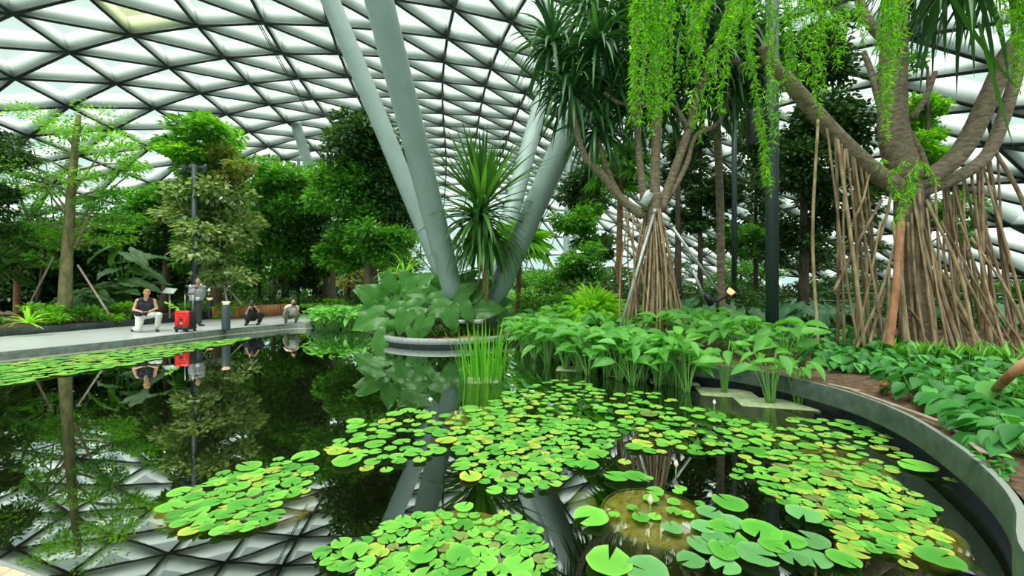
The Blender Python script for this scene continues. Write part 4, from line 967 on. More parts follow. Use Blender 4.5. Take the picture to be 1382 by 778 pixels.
BT = [  # label, px, d, top py, trunk r, blobs(px,py,rx,rz,n,mat), leaf, bark
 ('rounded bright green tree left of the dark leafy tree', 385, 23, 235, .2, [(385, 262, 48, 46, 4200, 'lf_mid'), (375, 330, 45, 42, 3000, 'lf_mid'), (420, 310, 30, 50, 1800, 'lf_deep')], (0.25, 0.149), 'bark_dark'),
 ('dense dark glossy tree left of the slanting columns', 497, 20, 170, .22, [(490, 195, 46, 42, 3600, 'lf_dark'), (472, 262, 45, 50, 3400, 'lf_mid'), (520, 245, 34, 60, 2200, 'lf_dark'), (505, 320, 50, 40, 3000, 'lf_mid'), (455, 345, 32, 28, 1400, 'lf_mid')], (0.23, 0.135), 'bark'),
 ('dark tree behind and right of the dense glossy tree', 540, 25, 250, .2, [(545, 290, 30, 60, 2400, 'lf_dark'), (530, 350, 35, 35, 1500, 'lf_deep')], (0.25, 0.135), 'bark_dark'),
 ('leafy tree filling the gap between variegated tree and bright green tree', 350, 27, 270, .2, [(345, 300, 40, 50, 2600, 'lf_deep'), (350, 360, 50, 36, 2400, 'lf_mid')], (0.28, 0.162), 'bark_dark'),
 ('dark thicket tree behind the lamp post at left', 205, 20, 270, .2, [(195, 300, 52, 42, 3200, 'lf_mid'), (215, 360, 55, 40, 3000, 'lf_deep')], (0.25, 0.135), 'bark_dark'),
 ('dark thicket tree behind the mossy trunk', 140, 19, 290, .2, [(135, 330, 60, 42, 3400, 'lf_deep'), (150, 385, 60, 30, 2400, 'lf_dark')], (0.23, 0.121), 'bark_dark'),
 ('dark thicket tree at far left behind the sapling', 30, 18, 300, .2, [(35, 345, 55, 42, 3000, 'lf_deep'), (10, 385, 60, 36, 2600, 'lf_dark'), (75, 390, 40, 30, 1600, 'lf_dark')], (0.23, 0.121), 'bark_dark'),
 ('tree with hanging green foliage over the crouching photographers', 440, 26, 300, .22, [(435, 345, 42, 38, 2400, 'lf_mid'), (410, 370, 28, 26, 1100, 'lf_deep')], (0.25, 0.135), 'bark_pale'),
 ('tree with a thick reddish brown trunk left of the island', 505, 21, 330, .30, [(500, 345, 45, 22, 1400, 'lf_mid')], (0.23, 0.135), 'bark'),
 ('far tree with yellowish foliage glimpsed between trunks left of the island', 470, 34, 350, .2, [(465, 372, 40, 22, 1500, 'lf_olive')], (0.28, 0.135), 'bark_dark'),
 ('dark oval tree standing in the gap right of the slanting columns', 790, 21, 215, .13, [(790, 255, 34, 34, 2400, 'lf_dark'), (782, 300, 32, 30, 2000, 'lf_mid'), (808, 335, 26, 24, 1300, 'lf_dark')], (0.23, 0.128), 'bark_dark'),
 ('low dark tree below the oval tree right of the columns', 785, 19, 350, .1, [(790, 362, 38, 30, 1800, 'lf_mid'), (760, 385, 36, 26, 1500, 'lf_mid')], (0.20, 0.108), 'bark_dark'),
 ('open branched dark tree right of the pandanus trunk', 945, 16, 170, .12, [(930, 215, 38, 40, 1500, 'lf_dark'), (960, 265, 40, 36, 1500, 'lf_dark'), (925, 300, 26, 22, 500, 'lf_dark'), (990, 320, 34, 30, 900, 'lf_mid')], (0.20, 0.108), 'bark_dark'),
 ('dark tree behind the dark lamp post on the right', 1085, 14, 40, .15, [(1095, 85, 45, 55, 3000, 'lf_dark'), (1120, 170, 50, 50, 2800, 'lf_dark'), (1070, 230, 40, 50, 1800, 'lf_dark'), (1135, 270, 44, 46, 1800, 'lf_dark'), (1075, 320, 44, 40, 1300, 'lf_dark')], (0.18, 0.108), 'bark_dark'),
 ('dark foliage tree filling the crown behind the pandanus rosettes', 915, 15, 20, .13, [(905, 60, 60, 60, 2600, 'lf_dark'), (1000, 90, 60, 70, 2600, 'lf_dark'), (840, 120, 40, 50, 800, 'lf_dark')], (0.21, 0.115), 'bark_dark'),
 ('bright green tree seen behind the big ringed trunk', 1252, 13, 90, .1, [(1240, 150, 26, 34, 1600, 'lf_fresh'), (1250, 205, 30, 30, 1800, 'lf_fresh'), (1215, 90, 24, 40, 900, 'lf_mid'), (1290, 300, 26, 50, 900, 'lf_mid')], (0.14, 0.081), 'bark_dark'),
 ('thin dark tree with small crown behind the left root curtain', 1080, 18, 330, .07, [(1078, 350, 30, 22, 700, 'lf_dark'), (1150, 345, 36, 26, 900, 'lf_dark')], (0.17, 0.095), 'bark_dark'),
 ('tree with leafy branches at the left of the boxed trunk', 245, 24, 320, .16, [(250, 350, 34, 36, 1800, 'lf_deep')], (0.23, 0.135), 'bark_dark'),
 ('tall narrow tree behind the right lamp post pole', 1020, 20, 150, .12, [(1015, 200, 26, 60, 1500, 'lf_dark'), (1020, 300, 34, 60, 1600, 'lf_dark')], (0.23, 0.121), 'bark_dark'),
]
for lab, px, d, ty, r, bl, lf, bk_ in BT:
    tree(lab, T_(px, d, .2), at(px, ty, d), r, [(at(x, y, d + RNG.uniform(-.6, .6)), R3(rx, rz, d, min(rx, 45)), n, m_) for x, y, rx, rz, n, m_ in bl], lf, (bk_, 'lf_mid'))
# bare trunks and far trees between
for k, (px, d, r, bark) in enumerate([(448, 24, .22, 'bark_pale'), (424, 26, .16, 'bark_dark'), (521, 24, .14, 'bark_dark'), (368, 26, .2, 'bark_dark'), (223, 19, .22, 'bark_dark')]):
    tree(['pale trunked tree behind the crouching man with the cap', 'thin dark trunked tree behind the olive trousered photographer', 'dark trunked tree close to the left column', 'dark trunked tree behind the timber bench', 'thick dark trunked tree just left of the lamp post'][k], T_(px, d, .2), at(px + 3, 300, d), r,
         [(at(px, 310, d), R3(24, 30, d), 900, 'lf_deep')], (.2, .1), (bark, 'lf_deep'))
for k, (px, py) in enumerate([(120, 360), (330, 375), (410, 385), (560, 385), (475, 390), (700, 380), (740, 392), (900, 385), (1000, 385), (1120, 380), (1240, 390), (1350, 395), (20, 350), (830, 392), (230, 365), (1180, 388)]):
    d = 36 + (k * 7) % 13
    tree(['far tree beyond the left thicket', 'far tree under the dome right of centre'][px > 640], T_(px, d, .1), at(px, py - 35, d), .16, [(at(px, py - 8, d), R3(46, 24 if px > 640 else 40, d), 1500, 'lf_deep' if k % 2 else 'lf_mid')], (.36, .18), ('bark_dark', 'lf_mid'), group=['far trees left', 'far trees right'][px > 640])

# palms and big leaved plants
fan_palm('fan palm with a thin brown trunk beyond the island on the right', T_(697, 15, .2), at(701, 335, 15), 15, .95, 'lf_fresh', .09, .6)
fan_palm('tall fan palm whose fans hang behind the pandanus fork', T_(835, 15, .3), at(838, 235, 15), 12, .9, 'lf_mid', .12, .7)
fan_palm('fan palm in the dark understory at far left', T_(22, 15.5, .3), at(20, 335, 15.5), 10, .75, 'lf_deep', .1, .6)
fan_palm('small fan palm cut by the left frame edge', T_(-12, 13.4, .3), at(-8, 370, 13.4), 8, .7, 'lf_deep', .1, .5)
for lab, px, py, d, n, sz in (('broad paddle-leaved plant between mossy tree and lamp post', 170, 345, 16.5, 7, 1.45), ('broad leaved plant low behind the hedge near the kneeling woman', 155, 385, 16, 6, 1.5), ('broad leaved plant in shade right of the mossy trunk', 120, 400, 15.2, 6, 1.3)):
    b0 = T_(px, d); h = at(px, py, d)[2] - b0[2]
    ear_plant(lab, b0, [(b0 + [math.cos(k * 2.4) * .5, math.sin(k * 2.4) * .3 - .1, h * RNG.uniform(.75, 1.15)], np.array([math.cos(k * 2.4), math.sin(k * 2.4) * .5 - .1, RNG.uniform(-.5, .25)]), np.array([0, -.5, 1.]), sz * RNG.uniform(.7, 1), sz * .42) for k in range(n)], 'lf_deep', name='broad_leaved_plant', sr=.02)
for k in range(34):
    right = k >= 12; px = 735 + (k - 12) * 33 if right else -20 + k * 52; d = 13 + (k * 5) % 9 if right else 22 + (k * 5) % 8
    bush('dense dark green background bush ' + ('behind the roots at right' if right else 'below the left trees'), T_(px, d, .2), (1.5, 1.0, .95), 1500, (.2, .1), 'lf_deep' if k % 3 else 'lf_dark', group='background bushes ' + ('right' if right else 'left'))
bush('bright lime fan-leaved shrub left of the pandanus roots', T_(800, 11.0, .3), (.75, .5, .72), 420, (.34, .06), 'lf_lime', 'lime_shrub', tpl=(LANCE_V, LANCE_F))
for k, (px, d, rx, rz, n, m_) in enumerate([(735, 14, .9, .75, 1500, 'lf_mid'), (765, 15, 1.0, .9, 1500, 'lf_mid'), (715, 17.5, 1.1, .8, 1400, 'lf_fresh'), (830, 14, .8, .55, 900, 'lf_mid'), (690, 19, 1.1, .9, 1200, 'lf_mid'), (755, 13, .6, .45, 700, 'lf_fresh'),
                                      (910, 14, .9, .6, 900, 'lf_deep'), (1010, 13.5, .9, .5, 800, 'lf_deep'), (1180, 13, 1.0, .8, 1000, 'lf_deep'), (1320, 12, 1.2, .8, 1000, 'lf_mid'), (575, 19, 1.2, .8, 1000, 'lf_fresh'), (530, 21, 1.4, .6, 1200, 'lf_mid'), (450, 21, 1.5, .45, 900, 'lf_fresh')]):
    lab = ['leafy green shrub in the gap behind the water right of the island', 'dull green shrub behind the pandanus and hanging roots', 'green shrub behind the island left of the columns'][0 if 640 < px < 850 else (1 if px > 850 else 2)]
    bush(lab, T_(px, d, .28), (rx, rx * .8, rz), n, (.13, .06), m_, group=['shrubs right of the island', 'shrubs behind the roots', 'shrubs behind the island'][0 if 640 < px < 850 else (1 if px > 850 else 2)])
# hedge along the walkway
bkp = [np.array([x, y]) for x, y in bk[4:34]]
hk = 0
for k in range(26):
    t_ = k / 25; i = int(t_ * (len(bkp) - 1)); p = bkp[i] + [-.55, 0]
    px = 691 + p[0] / p[1] * F
    near_ = px < 120
    bush('low bright hedge plant along the dark kerb %s' % ('at far left' if near_ else 'behind the kneeling woman'), (p[0], p[1], .42), (.48, .46, .34), 420, (.15, .07), 'lf_fresh' if k % 3 else 'lf_mid', 'hedge_plant', 'hedge', 'hedge plants ' + ('far left' if near_ else 'middle'), droop=0)
pl = thing('strap_leaved_plant', 'pale green long-leaved plant in the hedge left of the mossy trunk', 'plant', tuple(on(38, 442, .42)))
g = MB(); rosette(g, on(38, 442, .45) + [0, 0, .1], 26, .55, .07, 1.4, .1, 1.3, .2); wb(g, 'leaves', M['lf_lime'], pl, False)
for k, (px, py) in enumerate([(258, 428), (272, 428), (283, 430)]):
    bush('bright hedge bush between the standing man and the timber bench', on(px, py + 3, .2) + [0, .8, .1], (.5, .5, .35), 420, (.13, .06), 'lf_fresh', 'hedge_plant', 'hedge', 'hedge by the bench')

# ================================================================== WALKWAY FURNITURE
bl_ = thing('bollard_light', 'slate cylinder bollard light at the water edge of the walkway', 'bollard', tuple(on(305, 445, .2)))
glow = mat('bollard_glow', (.9, .62, .42), .5); glow.node_tree.nodes['Principled BSDF'].inputs['Emission Color'].default_value = (1, .66, .42, 1); glow.node_tree.nodes['Principled BSDF'].inputs['Emission Strength'].default_value = .5
m_ = MB(); m_.lathe([(.001, .84), (.115, .84), (.125, .83), (.125, 0)], n=24); m_.build('body', M['post'], bl_)
m_ = MB(); m_.lathe([(.001, .90), (.085, .90), (.085, .84)], n=24); m_.build('light_band', glow, bl_)
m_ = MB(); m_.lathe([(.001, .945), (.112, .945), (.12, .93), (.12, .90), (.001, .895)], n=24); m_.build('cap', glow, bl_)
for px, d, lab in ((283, 18.0, 'bollard light half hidden behind the hedge at the bench end'), (418, 27, 'distant glowing bollard light behind the photographers'), (444, 29, 'distant glowing bollard light near the pale trunk'), (533, 30, 'distant glowing bollard light left of the island'), (388, 26, 'distant glowing bollard light behind the bench')):
    dup(bl_, tuple(T_(px, d, .22)), 0, 1, lab)
# curved timber bench
bn = thing('timber_bench', 'long curved orange timber bench beyond the crouching photographers', 'bench', (-13.0, 18.6, .2))
wm_ = bpy.data.materials.new('slatted_timber'); wm_.use_nodes = True
t = wm_.node_tree; b = t.nodes['Principled BSDF']; tc = t.nodes.new('ShaderNodeTexCoord'); wv = t.nodes.new('ShaderNodeTexNoise'); mp = t.nodes.new('ShaderNodeMapping'); r = t.nodes.new('ShaderNodeValToRGB')
mp.inputs['Scale'].default_value = (9, 9, .3); wv.inputs['Scale'].default_value = 1.5
r.color_ramp.elements[0].position = .35; r.color_ramp.elements[0].color = (.30, .11, .03, 1); r.color_ramp.elements[1].position = .65; r.color_ramp.elements[1].color = (.66, .30, .11, 1)
t.links.new(tc.outputs['Object'], mp.inputs[0]); t.links.new(mp.outputs[0], wv.inputs['Vector']); t.links.new(wv.outputs['Fac'], r.inputs[0]); t.links.new(r.outputs[0], b.inputs['Base Color']); b.inputs['Roughness'].default_value = .5
bp_ = smooth_path([(*on(286, 431.5, .2)[:2], 0), (*on(315, 430.5, .2)[:2], 0), (*on(350, 428.5, .2)[:2], 0), (*on(385, 425.5, .2)[:2], 0), (*on(402, 422.5, .2)[:2], 0)], 14)[:, :2]
fr2, top2 = MB(), MB(); 
T2 = nrm(np.gradient(bp_, axis=0))
for k in range(len(bp_) - 1):
    p, q = bp_[k], bp_[k + 1]; n_s = max(1, int(np.linalg.norm(q - p) / .07))
    for s_ in range(n_s):
        c = p + (q - p) * (s_ + .5) / n_s; R_ = Matrix.Rotation(math.atan2(q[1] - p[1], q[0] - p[0]), 3, 'Z')
        fr2.box((*c, .28 + .2), (np.linalg.norm(q - p) / n_s * .84, .03, .50), R_)
        c2 = c + np.array([-T2[k][1], T2[k][0]]) * .24; top2.box((*c2, .74), (np.linalg.norm(q - p) / n_s * .9, .5, .03), R_)
wb(fr2, 'front_slats', wm_, bn, False); wb(top2, 'seat_slats', wm_, bn, False)
bk2 = MB(); bk2.add(*sweep(bp_, [(-.04, .2), (-.04, .72), (-.44, .72), (-.44, .2)])); wb(bk2, 'base_frame', M['concrete_dark'], bn, False)
# information sign
sg = thing('information_sign', 'small tilted grey sign on a post between kneeling woman and lamp post', 'sign', tuple(T_(229, 15.6, .42)))
m_ = MB(); m_.tube([(0, 0, 0), (0, 0, 1.02)], .03, 8); m_.build('post', M['wood_stake'], sg)
m_ = MB(); m_.bbox((0, 0, 1.07), (.42, .30, .025), .006, Matrix.Rotation(.75, 3, 'X') @ Matrix.Rotation(.12, 3, 'Y')); m_.build('panel', M['galv'], sg)

# suitcase
RED = mat('red_plastic', (.78, .02, .01), .4); BLK = M['black']; FAB = mat('black_fabric', (.02, .021, .023), .85)
sc = thing('rolling_suitcase', 'black rolling case with a bright red front on the walkway', 'suitcase', tuple(on(246, 448.5, .2)), rz=-.02)
m_ = MB(); m_.bbox((.0, .17, .37), (.42, .30, .58), .03); m_.build('case_body', FAB, sc)
m_ = MB(); m_.bbox((0, -.005, .43), (.45, .07, .50), .02); m_.build('red_front', RED, sc)
m_ = MB(); m_.bbox((-.13, -.045, .36), (.05, .02, .26), .006); m_.bbox((.13, -.045, .36), (.05, .02, .26), .006); m_.bbox((0, -.045, .52), (.30, .02, .04), .006); m_.bbox((0, -.045, .60), (.30, .02, .03), .006); m_.build('front_frame', RED, sc)
m_ = MB(); m_.bbox((0, -.044, .40), (.10, .012, .09), .01); m_.build('front_emblem', BLK, sc)
m_ = MB(); m_.bbox((0, -.044, .28), (.06, .012, .03), .004); m_.build('front_mark', mat('white_mark', (.8, .8, .8), .5), sc)
m_ = MB(); m_.bbox((0, .12, .13), (.46, .40, .12), .03); m_.build('base', BLK, sc)
for x in (-.17, .17):
    for y in (-.02, .28): m_ = MB(); m_.tube([(x - .02, y, .04), (x + .02, y, .04)], .04, 14); m_.build('wheel', BLK, sc)
for x in (-.13, .13): m_ = MB(); m_.tube([(x, .26, .62), (x, .26, 1.2)], .013, 8); m_.build('handle_tube', M['galv'], sc)
m_ = MB(); m_.tube([(-.16, .26, 1.21), (.16, .26, 1.21)], .02, 8); m_.build('handle_grip', BLK, sc)
sp = thing('leafy_sprig', 'fresh green fern sprig sticking out of the red fronted case', 'sprig', tuple(on(246, 448.5, .2) + [-.1, .05, .66]))
lf = MB(); P_ = smooth_path([(0, 0, 0), (-.2, 0, .14), (-.42, -.02, .24)], 5); st = MB(); st.tube(P_, .006, 5)
scatter(lf, np.repeat(P_, 3, 0), RNG.normal(0, .6, (len(P_) * 3, 3)) + [-.8, 0, .3], .13, .045); lf.build('leaves', M['lf_lime'], sp); st.build('stem', M['stalk'], sp)

# ================================================================== PEOPLE
def caps(mb, a, b_, r0, r1, n=5):
    """rounded tapered limb"""
    a = np.array(a, float); b_ = np.array(b_, float)
    for t_ in np.linspace(0, 1, n): mb.ball(a + (b_ - a) * t_, r0 + (r1 - r0) * t_, 12, 8)
    mb.tube([a, b_], (r0, r1), 12)
def skinned(mb, name, m, parent, vox=.012, sm=6):
    o = mb.build(name, m, parent)
    r_ = o.modifiers.new('remesh', 'REMESH'); r_.mode = 'VOXEL'; r_.voxel_size = vox; r_.use_smooth_shade = True
    s_ = o.modifiers.new('smooth', 'SMOOTH'); s_.factor = .5; s_.iterations = sm
    return o
def hand(mb, wrist, d, curl, side=1):
    """palm, four unequal bent fingers and a thumb"""
    d = nrm(d); c = nrm(curl); s_ = nrm(np.cross(d, c)) * side; w_ = np.array(wrist, float)
    pc = w_ + d * .05
    for u in (-.028, -.01, .01, .028): caps(mb, w_ + s_ * u * .7, w_ + d * .085 + s_ * u, .014, .012, 3)
    for u, l_ in ((-.034, .062), (-.012, .075), (.011, .07), (.033, .055)):
        k = w_ + d * .088 + s_ * u; k2 = k + (d * .8 + c * .5) * l_ * .5; k3 = k2 + (d * .35 + c * .95) * l_ * .45
        caps(mb, k, k2, .0095, .009, 3); caps(mb, k2, k3, .009, .008, 3)
    k = w_ + d * .03 - s_ * .03; k2 = k - s_ * .03 + d * .03 + c * .02; caps(mb, k, k2, .013, .011, 3); caps(mb, k2, k2 + d * .02 + c * .03, .011, .009, 3)
def person(label, loc, J, skin, shirt, trouser, hair, shoe, rz=0, sleeves='short', cap=None, bun=False, face=(0, -1, -.2), group=None, trlen=1.0, heavy=1.0):
    th = thing('person', label, 'person', tuple(loc), group, rz)
    J = {k: np.array(v, float) * [.86, 1, 1] for k, v in J.items()}; h = heavy
    bd = MB(); H = J['head']; f = nrm(face); up = nrm(H - J['neck']); up = nrm(up - f * (up @ f)); sd = np.cross(f, up)
    # head: skull, jaw, nose, brow, ears, eyes, mouth
    bd.ball(H + up * .02, (.078, .088, .1), 16, 12); bd.ball(H - up * .05 + f * .025, (.058, .06, .062), 14, 10)
    caps(bd, H + f * .088 + up * .01, H + f * .105 - up * .025, .009, .014, 3)
    for s_ in (-1, 1):
        caps(bd, H + f * .078 + up * .03 + sd * s_ * .018, H + f * .07 + up * .028 + sd * s_ * .045, .009, .008, 3)
        bd.ball(H + sd * s_ * .08 - up * .005, (.014, .02, .03), 8, 6); bd.ball(H + f * .06 - up * .02 + sd * s_ * .035, .024)
    caps(bd, H + f * .085 - up * .055 - sd * .018, H + f * .085 - up * .055 + sd * .018, .008, .008, 3)
    caps(bd, H - up * .06, J['neck'] - up * .03, .052 * h, .06 * h)
    P0 = J['hip']; C0 = J['chest']
    sl, sr = J['shl'], J['shr']; hl, hr = J['hipl'], J['hipr']
    caps(bd, (sl + J['neck']) / 2, sl, .055 * h, .055 * h); caps(bd, (sr + J['neck']) / 2, sr, .055 * h, .055 * h)
    for q, r_ in ((-.08, .11), (.08, .11)): caps(bd, C0 + nrm(sr - sl) * q, P0 + nrm(hr - hl) * q * .9, .115 * h, .115 * h, 6)
    for s_, e, w_ in ((sl, J['ell'], J['wrl']), (sr, J['elr'], J['wrr'])): caps(bd, s_, e, .05 * h, .038 * h, 6); caps(bd, e, w_, .04 * h, .026, 6)
    for hp, kn, an in ((hl, J['knl'], J['anl']), (hr, J['knr'], J['anr'])): caps(bd, hp, kn, .085 * h, .058 * h, 7); caps(bd, kn, an, .055 * h, .036, 7)
    for an, tn in ((J['anl'], J['tol']), (J['anr'], J['tor'])): caps(bd, an, tn, .032, .026, 4)
    for w_, hd, s_ in ((J['wrl'], J['hdl'], 1), (J['wrr'], J['hdr'], -1)): hand(bd, w_, hd - w_, (0, .35, -.4), s_)
    skinned(bd, 'body', skin, th, .0085, 3)
    e_ = MB()
    for s_ in (-1, 1): e_.ball(H + f * .082 + up * .012 + sd * s_ * .032, (.011, .008, .006), 8, 6)
    e_.build('eyes', BLK, th)
    m_ = MB(); caps(m_, H + f * .09 - up * .055 - sd * .016, H + f * .09 - up * .055 + sd * .016, .005, .005, 3); m_.build('mouth', mat('lips', (.42, .16, .13), .6), th)
    # clothing
    c_ = MB(); g_ = .016
    for q in (-.09, .09): caps(c_, C0 + nrm(sr - sl) * q, P0 + nrm(hr - hl) * q * .9 + nrm(C0 - P0) * .02, .118 * h + g_, .118 * h + g_, 7)
    for s_ in (sl, sr):
        q = s_ if sleeves != 'none' else s_ * .62 + J['neck'] * .38 - [0, 0, .02]
        caps(c_, (s_ + J['neck']) / 2, q, .058 * h + g_, .056 * h + g_)
    if sleeves != 'none':
        for s_, e, w_ in ((sl, J['ell'], J['wrl']), (sr, J['elr'], J['wrr'])):
            caps(c_, s_, e if sleeves == 'long' else s_ + (e - s_) * .6, .058 * h + g_, .045 * h + g_, 6)
            if sleeves == 'long': caps(c_, e, w_ - (w_ - e) * .06, .045 * h + g_, .034 + g_, 6)
    skinned(c_, 'top', shirt, th)
    t_ = MB(); caps(t_, hl, hr, .115 * h + g_, .115 * h + g_, 4)
    for hp, kn, an in ((hl, J['knl'], J['anl']), (hr, J['knr'], J['anr'])): caps(t_, hp, kn, .095 * h + g_, .066 * h + g_, 8); caps(t_, kn, kn + (an - kn) * .92 * trlen, .066 * h + g_, .052 * h + g_, 8)
    skinned(t_, 'trousers', trouser, th)
    for an, tn in ((J['anl'], J['tol']), (J['anr'], J['tor'])):
        s_ = MB(); caps(s_, an - [0, 0, .03], tn, .045, .04, 5); s_.tube([an - [0, 0, .055], tn - [0, 0, .03]], .036, 10); skinned(s_, 'shoe', shoe, th, .01, 3)
    hr_ = MB(); hr_.ball(H + up * .045 - f * .018, (.09, .094, .088), 16, 12)
    if bun: hr_.ball(H - f * .1 + up * .03, .04)
    hr_.ball(H - f * .045 - up * .01, (.078, .06, .085), 14, 10); skinned(hr_, 'hair', hair, th, .01, 3)
    if cap is not None:
        c_ = MB(); c_.ball(H + up * .06, (.1, .1, .075), 16, 10); caps(c_, H + up * .055 + f * .07, H + up * .045 + f * .15, .04, .03, 4); skinned(c_, 'cap', cap, th, .01, 2)
    return th
SK1 = mat('fair_skin', (.62, .34, .22), .5); SK2 = mat('tan_skin', (.52, .29, .18), .5)
WHITE = noisy('white_trousers', (.62, .61, .56), (.74, .73, .68), 6, .85, .3); NAVY = mat('dark_vest', (.025, .028, .04), .8); GREYS = mat('grey_shirt', (.30, .31, .33), .8); CHAR = mat('charcoal_trousers', (.035, .045, .048), .8)
OLIVE = noisy('olive_trousers', (.13, .15, .09), (.2, .22, .14), 6, .85, .3); PALE = noisy('pale_shirt', (.55, .57, .55), (.68, .7, .68), 5, .85, .2)
BLOND = noisy('reddish_blond_hair', (.36, .17, .06), (.52, .28, .11), 20, .6, .5); DARKH = mat('dark_hair', (.015, .012, .01), .5)
# kneeling woman
def loc_(L, rz, off):
    c_, s_ = math.cos(rz), math.sin(rz); x, y, z = off; x *= .86
    return np.array([L[0] + x * c_ - y * s_, L[1] + x * s_ + y * c_, L[2] + z])
L0 = on(198, 448, .2)
person('kneeling woman in dark sleeveless vest and white trousers looking at her phone', L0,
       dict(head=(.04, -.22, 1.24), neck=(.0, -.10, 1.06), chest=(-.02, -.02, .86), hip=(-.10, .08, .56), shl=(-.24, -.05, 1.0), shr=(.22, -.05, .99), ell=(-.34, -.12, .72), elr=(.30, -.12, .74), wrl=(-.08, -.36, .66), wrr=(.13, -.36, .66), hdl=(.0, -.42, .68), hdr=(.06, -.42, .68),
            hipl=(-.20, .10, .52), hipr=(.02, .10, .54), knl=(-.20, -.16, .09), anl=(-.40, .28, .10), tol=(-.46, .36, .04), knr=(.38, -.22, .54), anr=(.30, -.12, .09), tor=(.36, -.32, .035)),
       SK1, NAVY, WHITE, BLOND, BLK, rz=.6, sleeves='none', bun=True, face=(.05, -1, -.45), trlen=.85, heavy=1.1)
def held(name, label, cat, world, sz, m, rot=0):
    th = MB(); th.bbox((0, 0, 0), sz, .006, Matrix.Rotation(rot, 3, 'X')); o = th.build(name, m); o.location = tuple(world); o.rotation_euler = (0, 0, .6); return tag(o, label, cat)
held('mobile_phone', 'black phone held by the kneeling woman', 'phone', loc_(L0, .6, (.03, -.44, .70)), (.15, .012, .075), BLK, .5)
bg_ = thing('backpack', 'brownish backpack on the back of the kneeling woman', 'backpack', tuple(loc_(L0, .6, (-.12, .26, .72))), rz=.6); m_ = MB(); m_.ball((0, 0, 0), (.2, .12, .24), 16, 12); skinned(m_, 'bag', mat('brown_bag', (.26, .15, .13), .8), bg_)
for x in (-.13, .16): m_ = MB(); m_.tube(smooth_path([(x, -.05, .18), (x + .02, -.32, .27), (x + .04, -.42, .1), (x, -.3, -.12)], 5), .02, 6); m_.build('strap', NAVY, bg_)
# standing man
L1 = on(266, 440.5, .2)
person('standing man in grey shirt and dark trousers with hands behind his back', L1,
       dict(head=(.04, -.06, 1.66), neck=(.02, 0, 1.48), chest=(.0, .0, 1.26), hip=(-.03, .02, .98), shl=(-.19, .02, 1.42), shr=(.19, -.02, 1.42), ell=(-.26, .14, 1.14), elr=(.22, .14, 1.14), wrl=(-.08, .22, .98), wrr=(.06, .22, .98), hdl=(.0, .24, .96), hdr=(-.04, .26, .94),
            hipl=(-.10, .02, .92), hipr=(.07, .02, .92), knl=(-.08, .0, .5), anl=(-.07, .04, .09), tol=(-.08, -.12, .035), knr=(.07, -.03, .5), anr=(.08, .0, .09), tor=(.22, -.08, .035)),
       SK2, GREYS, CHAR, DARKH, BLK, rz=.6, sleeves='long', face=(.1, -1, -.05))
lb = thing('lanyard', 'lanyard with a white badge round the neck of the standing man', 'lanyard', tuple(loc_(L1, .6, (0, -.16, 1.1))), rz=.6)
m_ = MB(); m_.tube(smooth_path([(-.07, .05, .33), (-.03, 0, .15), (.03, -.015, -.03), (.06, 0, .15), (.1, .05, .33)], 4), .006, 5); m_.build('strap', mat('maroon_strap', (.25, .04, .05), .7), lb)
m_ = MB(); m_.bbox((.03, -.02, -.09), (.10, .008, .13), .004); m_.build('badge', PALE, lb)
# crouching man in black
L2 = on(342, 439, .2)
person('crouching man in black clothes and black cap taking a photograph', L2,
       dict(head=(-.05, -.12, .80), neck=(-.07, -.02, .66), chest=(-.10, .06, .52), hip=(-.14, .18, .30), shl=(-.25, .0, .62), shr=(.11, .0, .62), ell=(-.24, -.16, .44), elr=(.22, -.2, .54), wrl=(-.14, -.27, .66), wrr=(.10, -.36, .70), hdl=(-.08, -.3, .74), hdr=(.04, -.36, .76),
            hipl=(-.22, .2, .26), hipr=(-.02, .2, .26), knl=(-.10, -.16, .42), anl=(-.24, .04, .09), tol=(-.28, -.16, .035), knr=(.34, -.16, .40), anr=(.20, .08, .09), tor=(.14, -.16, .035)),
       SK2, NAVY, mat('black_trousers', (.012, .014, .018), .8), DARKH, BLK, rz=.5, cap=BLK, face=(.1, -1, -.05))
cm = thing('camera', 'black camera held up by the crouching man in the cap', 'camera', tuple(loc_(L2, .5, (-.02, -.37, .78))), rz=.5); m_ = MB(); m_.bbox((0, 0, 0), (.14, .07, .09), .01); m_.build('camera_body', BLK, cm); m_ = MB(); m_.tube([(0, -.03, 0), (0, -.14, 0)], .04, 14); m_.build('lens', BLK, cm)
# crouching photographer in pale shirt
L3 = on(393, 436, .2)
person('crouching photographer in pale shirt and olive trousers at the walkway corner', L3,
       dict(head=(.10, -.14, .84), neck=(.06, -.03, .70), chest=(.02, .06, .55), hip=(-.10, .2, .31), shl=(-.14, .0, .66), shr=(.22, -.02, .64), ell=(-.28, -.16, .55), elr=(.28, -.22, .44), wrl=(-.06, -.32, .66), wrr=(.20, -.34, .64), hdl=(.04, -.36, .72), hdr=(.16, -.38, .72),
            hipl=(-.22, .2, .26), hipr=(.0, .2, .26), knl=(-.18, -.14, .44), anl=(-.22, .08, .09), tol=(-.22, -.16, .035), knr=(.30, -.12, .34), anr=(.2, .1, .09), tor=(.18, -.14, .035)),
       SK2, PALE, OLIVE, DARKH, BLK, rz=.5, face=(-.05, -1, -.05))
cm2 = dup(cm, tuple(loc_(L3, .5, (.11, -.38, .76))), .5, 1, 'black camera before the face of the pale shirted photographer')
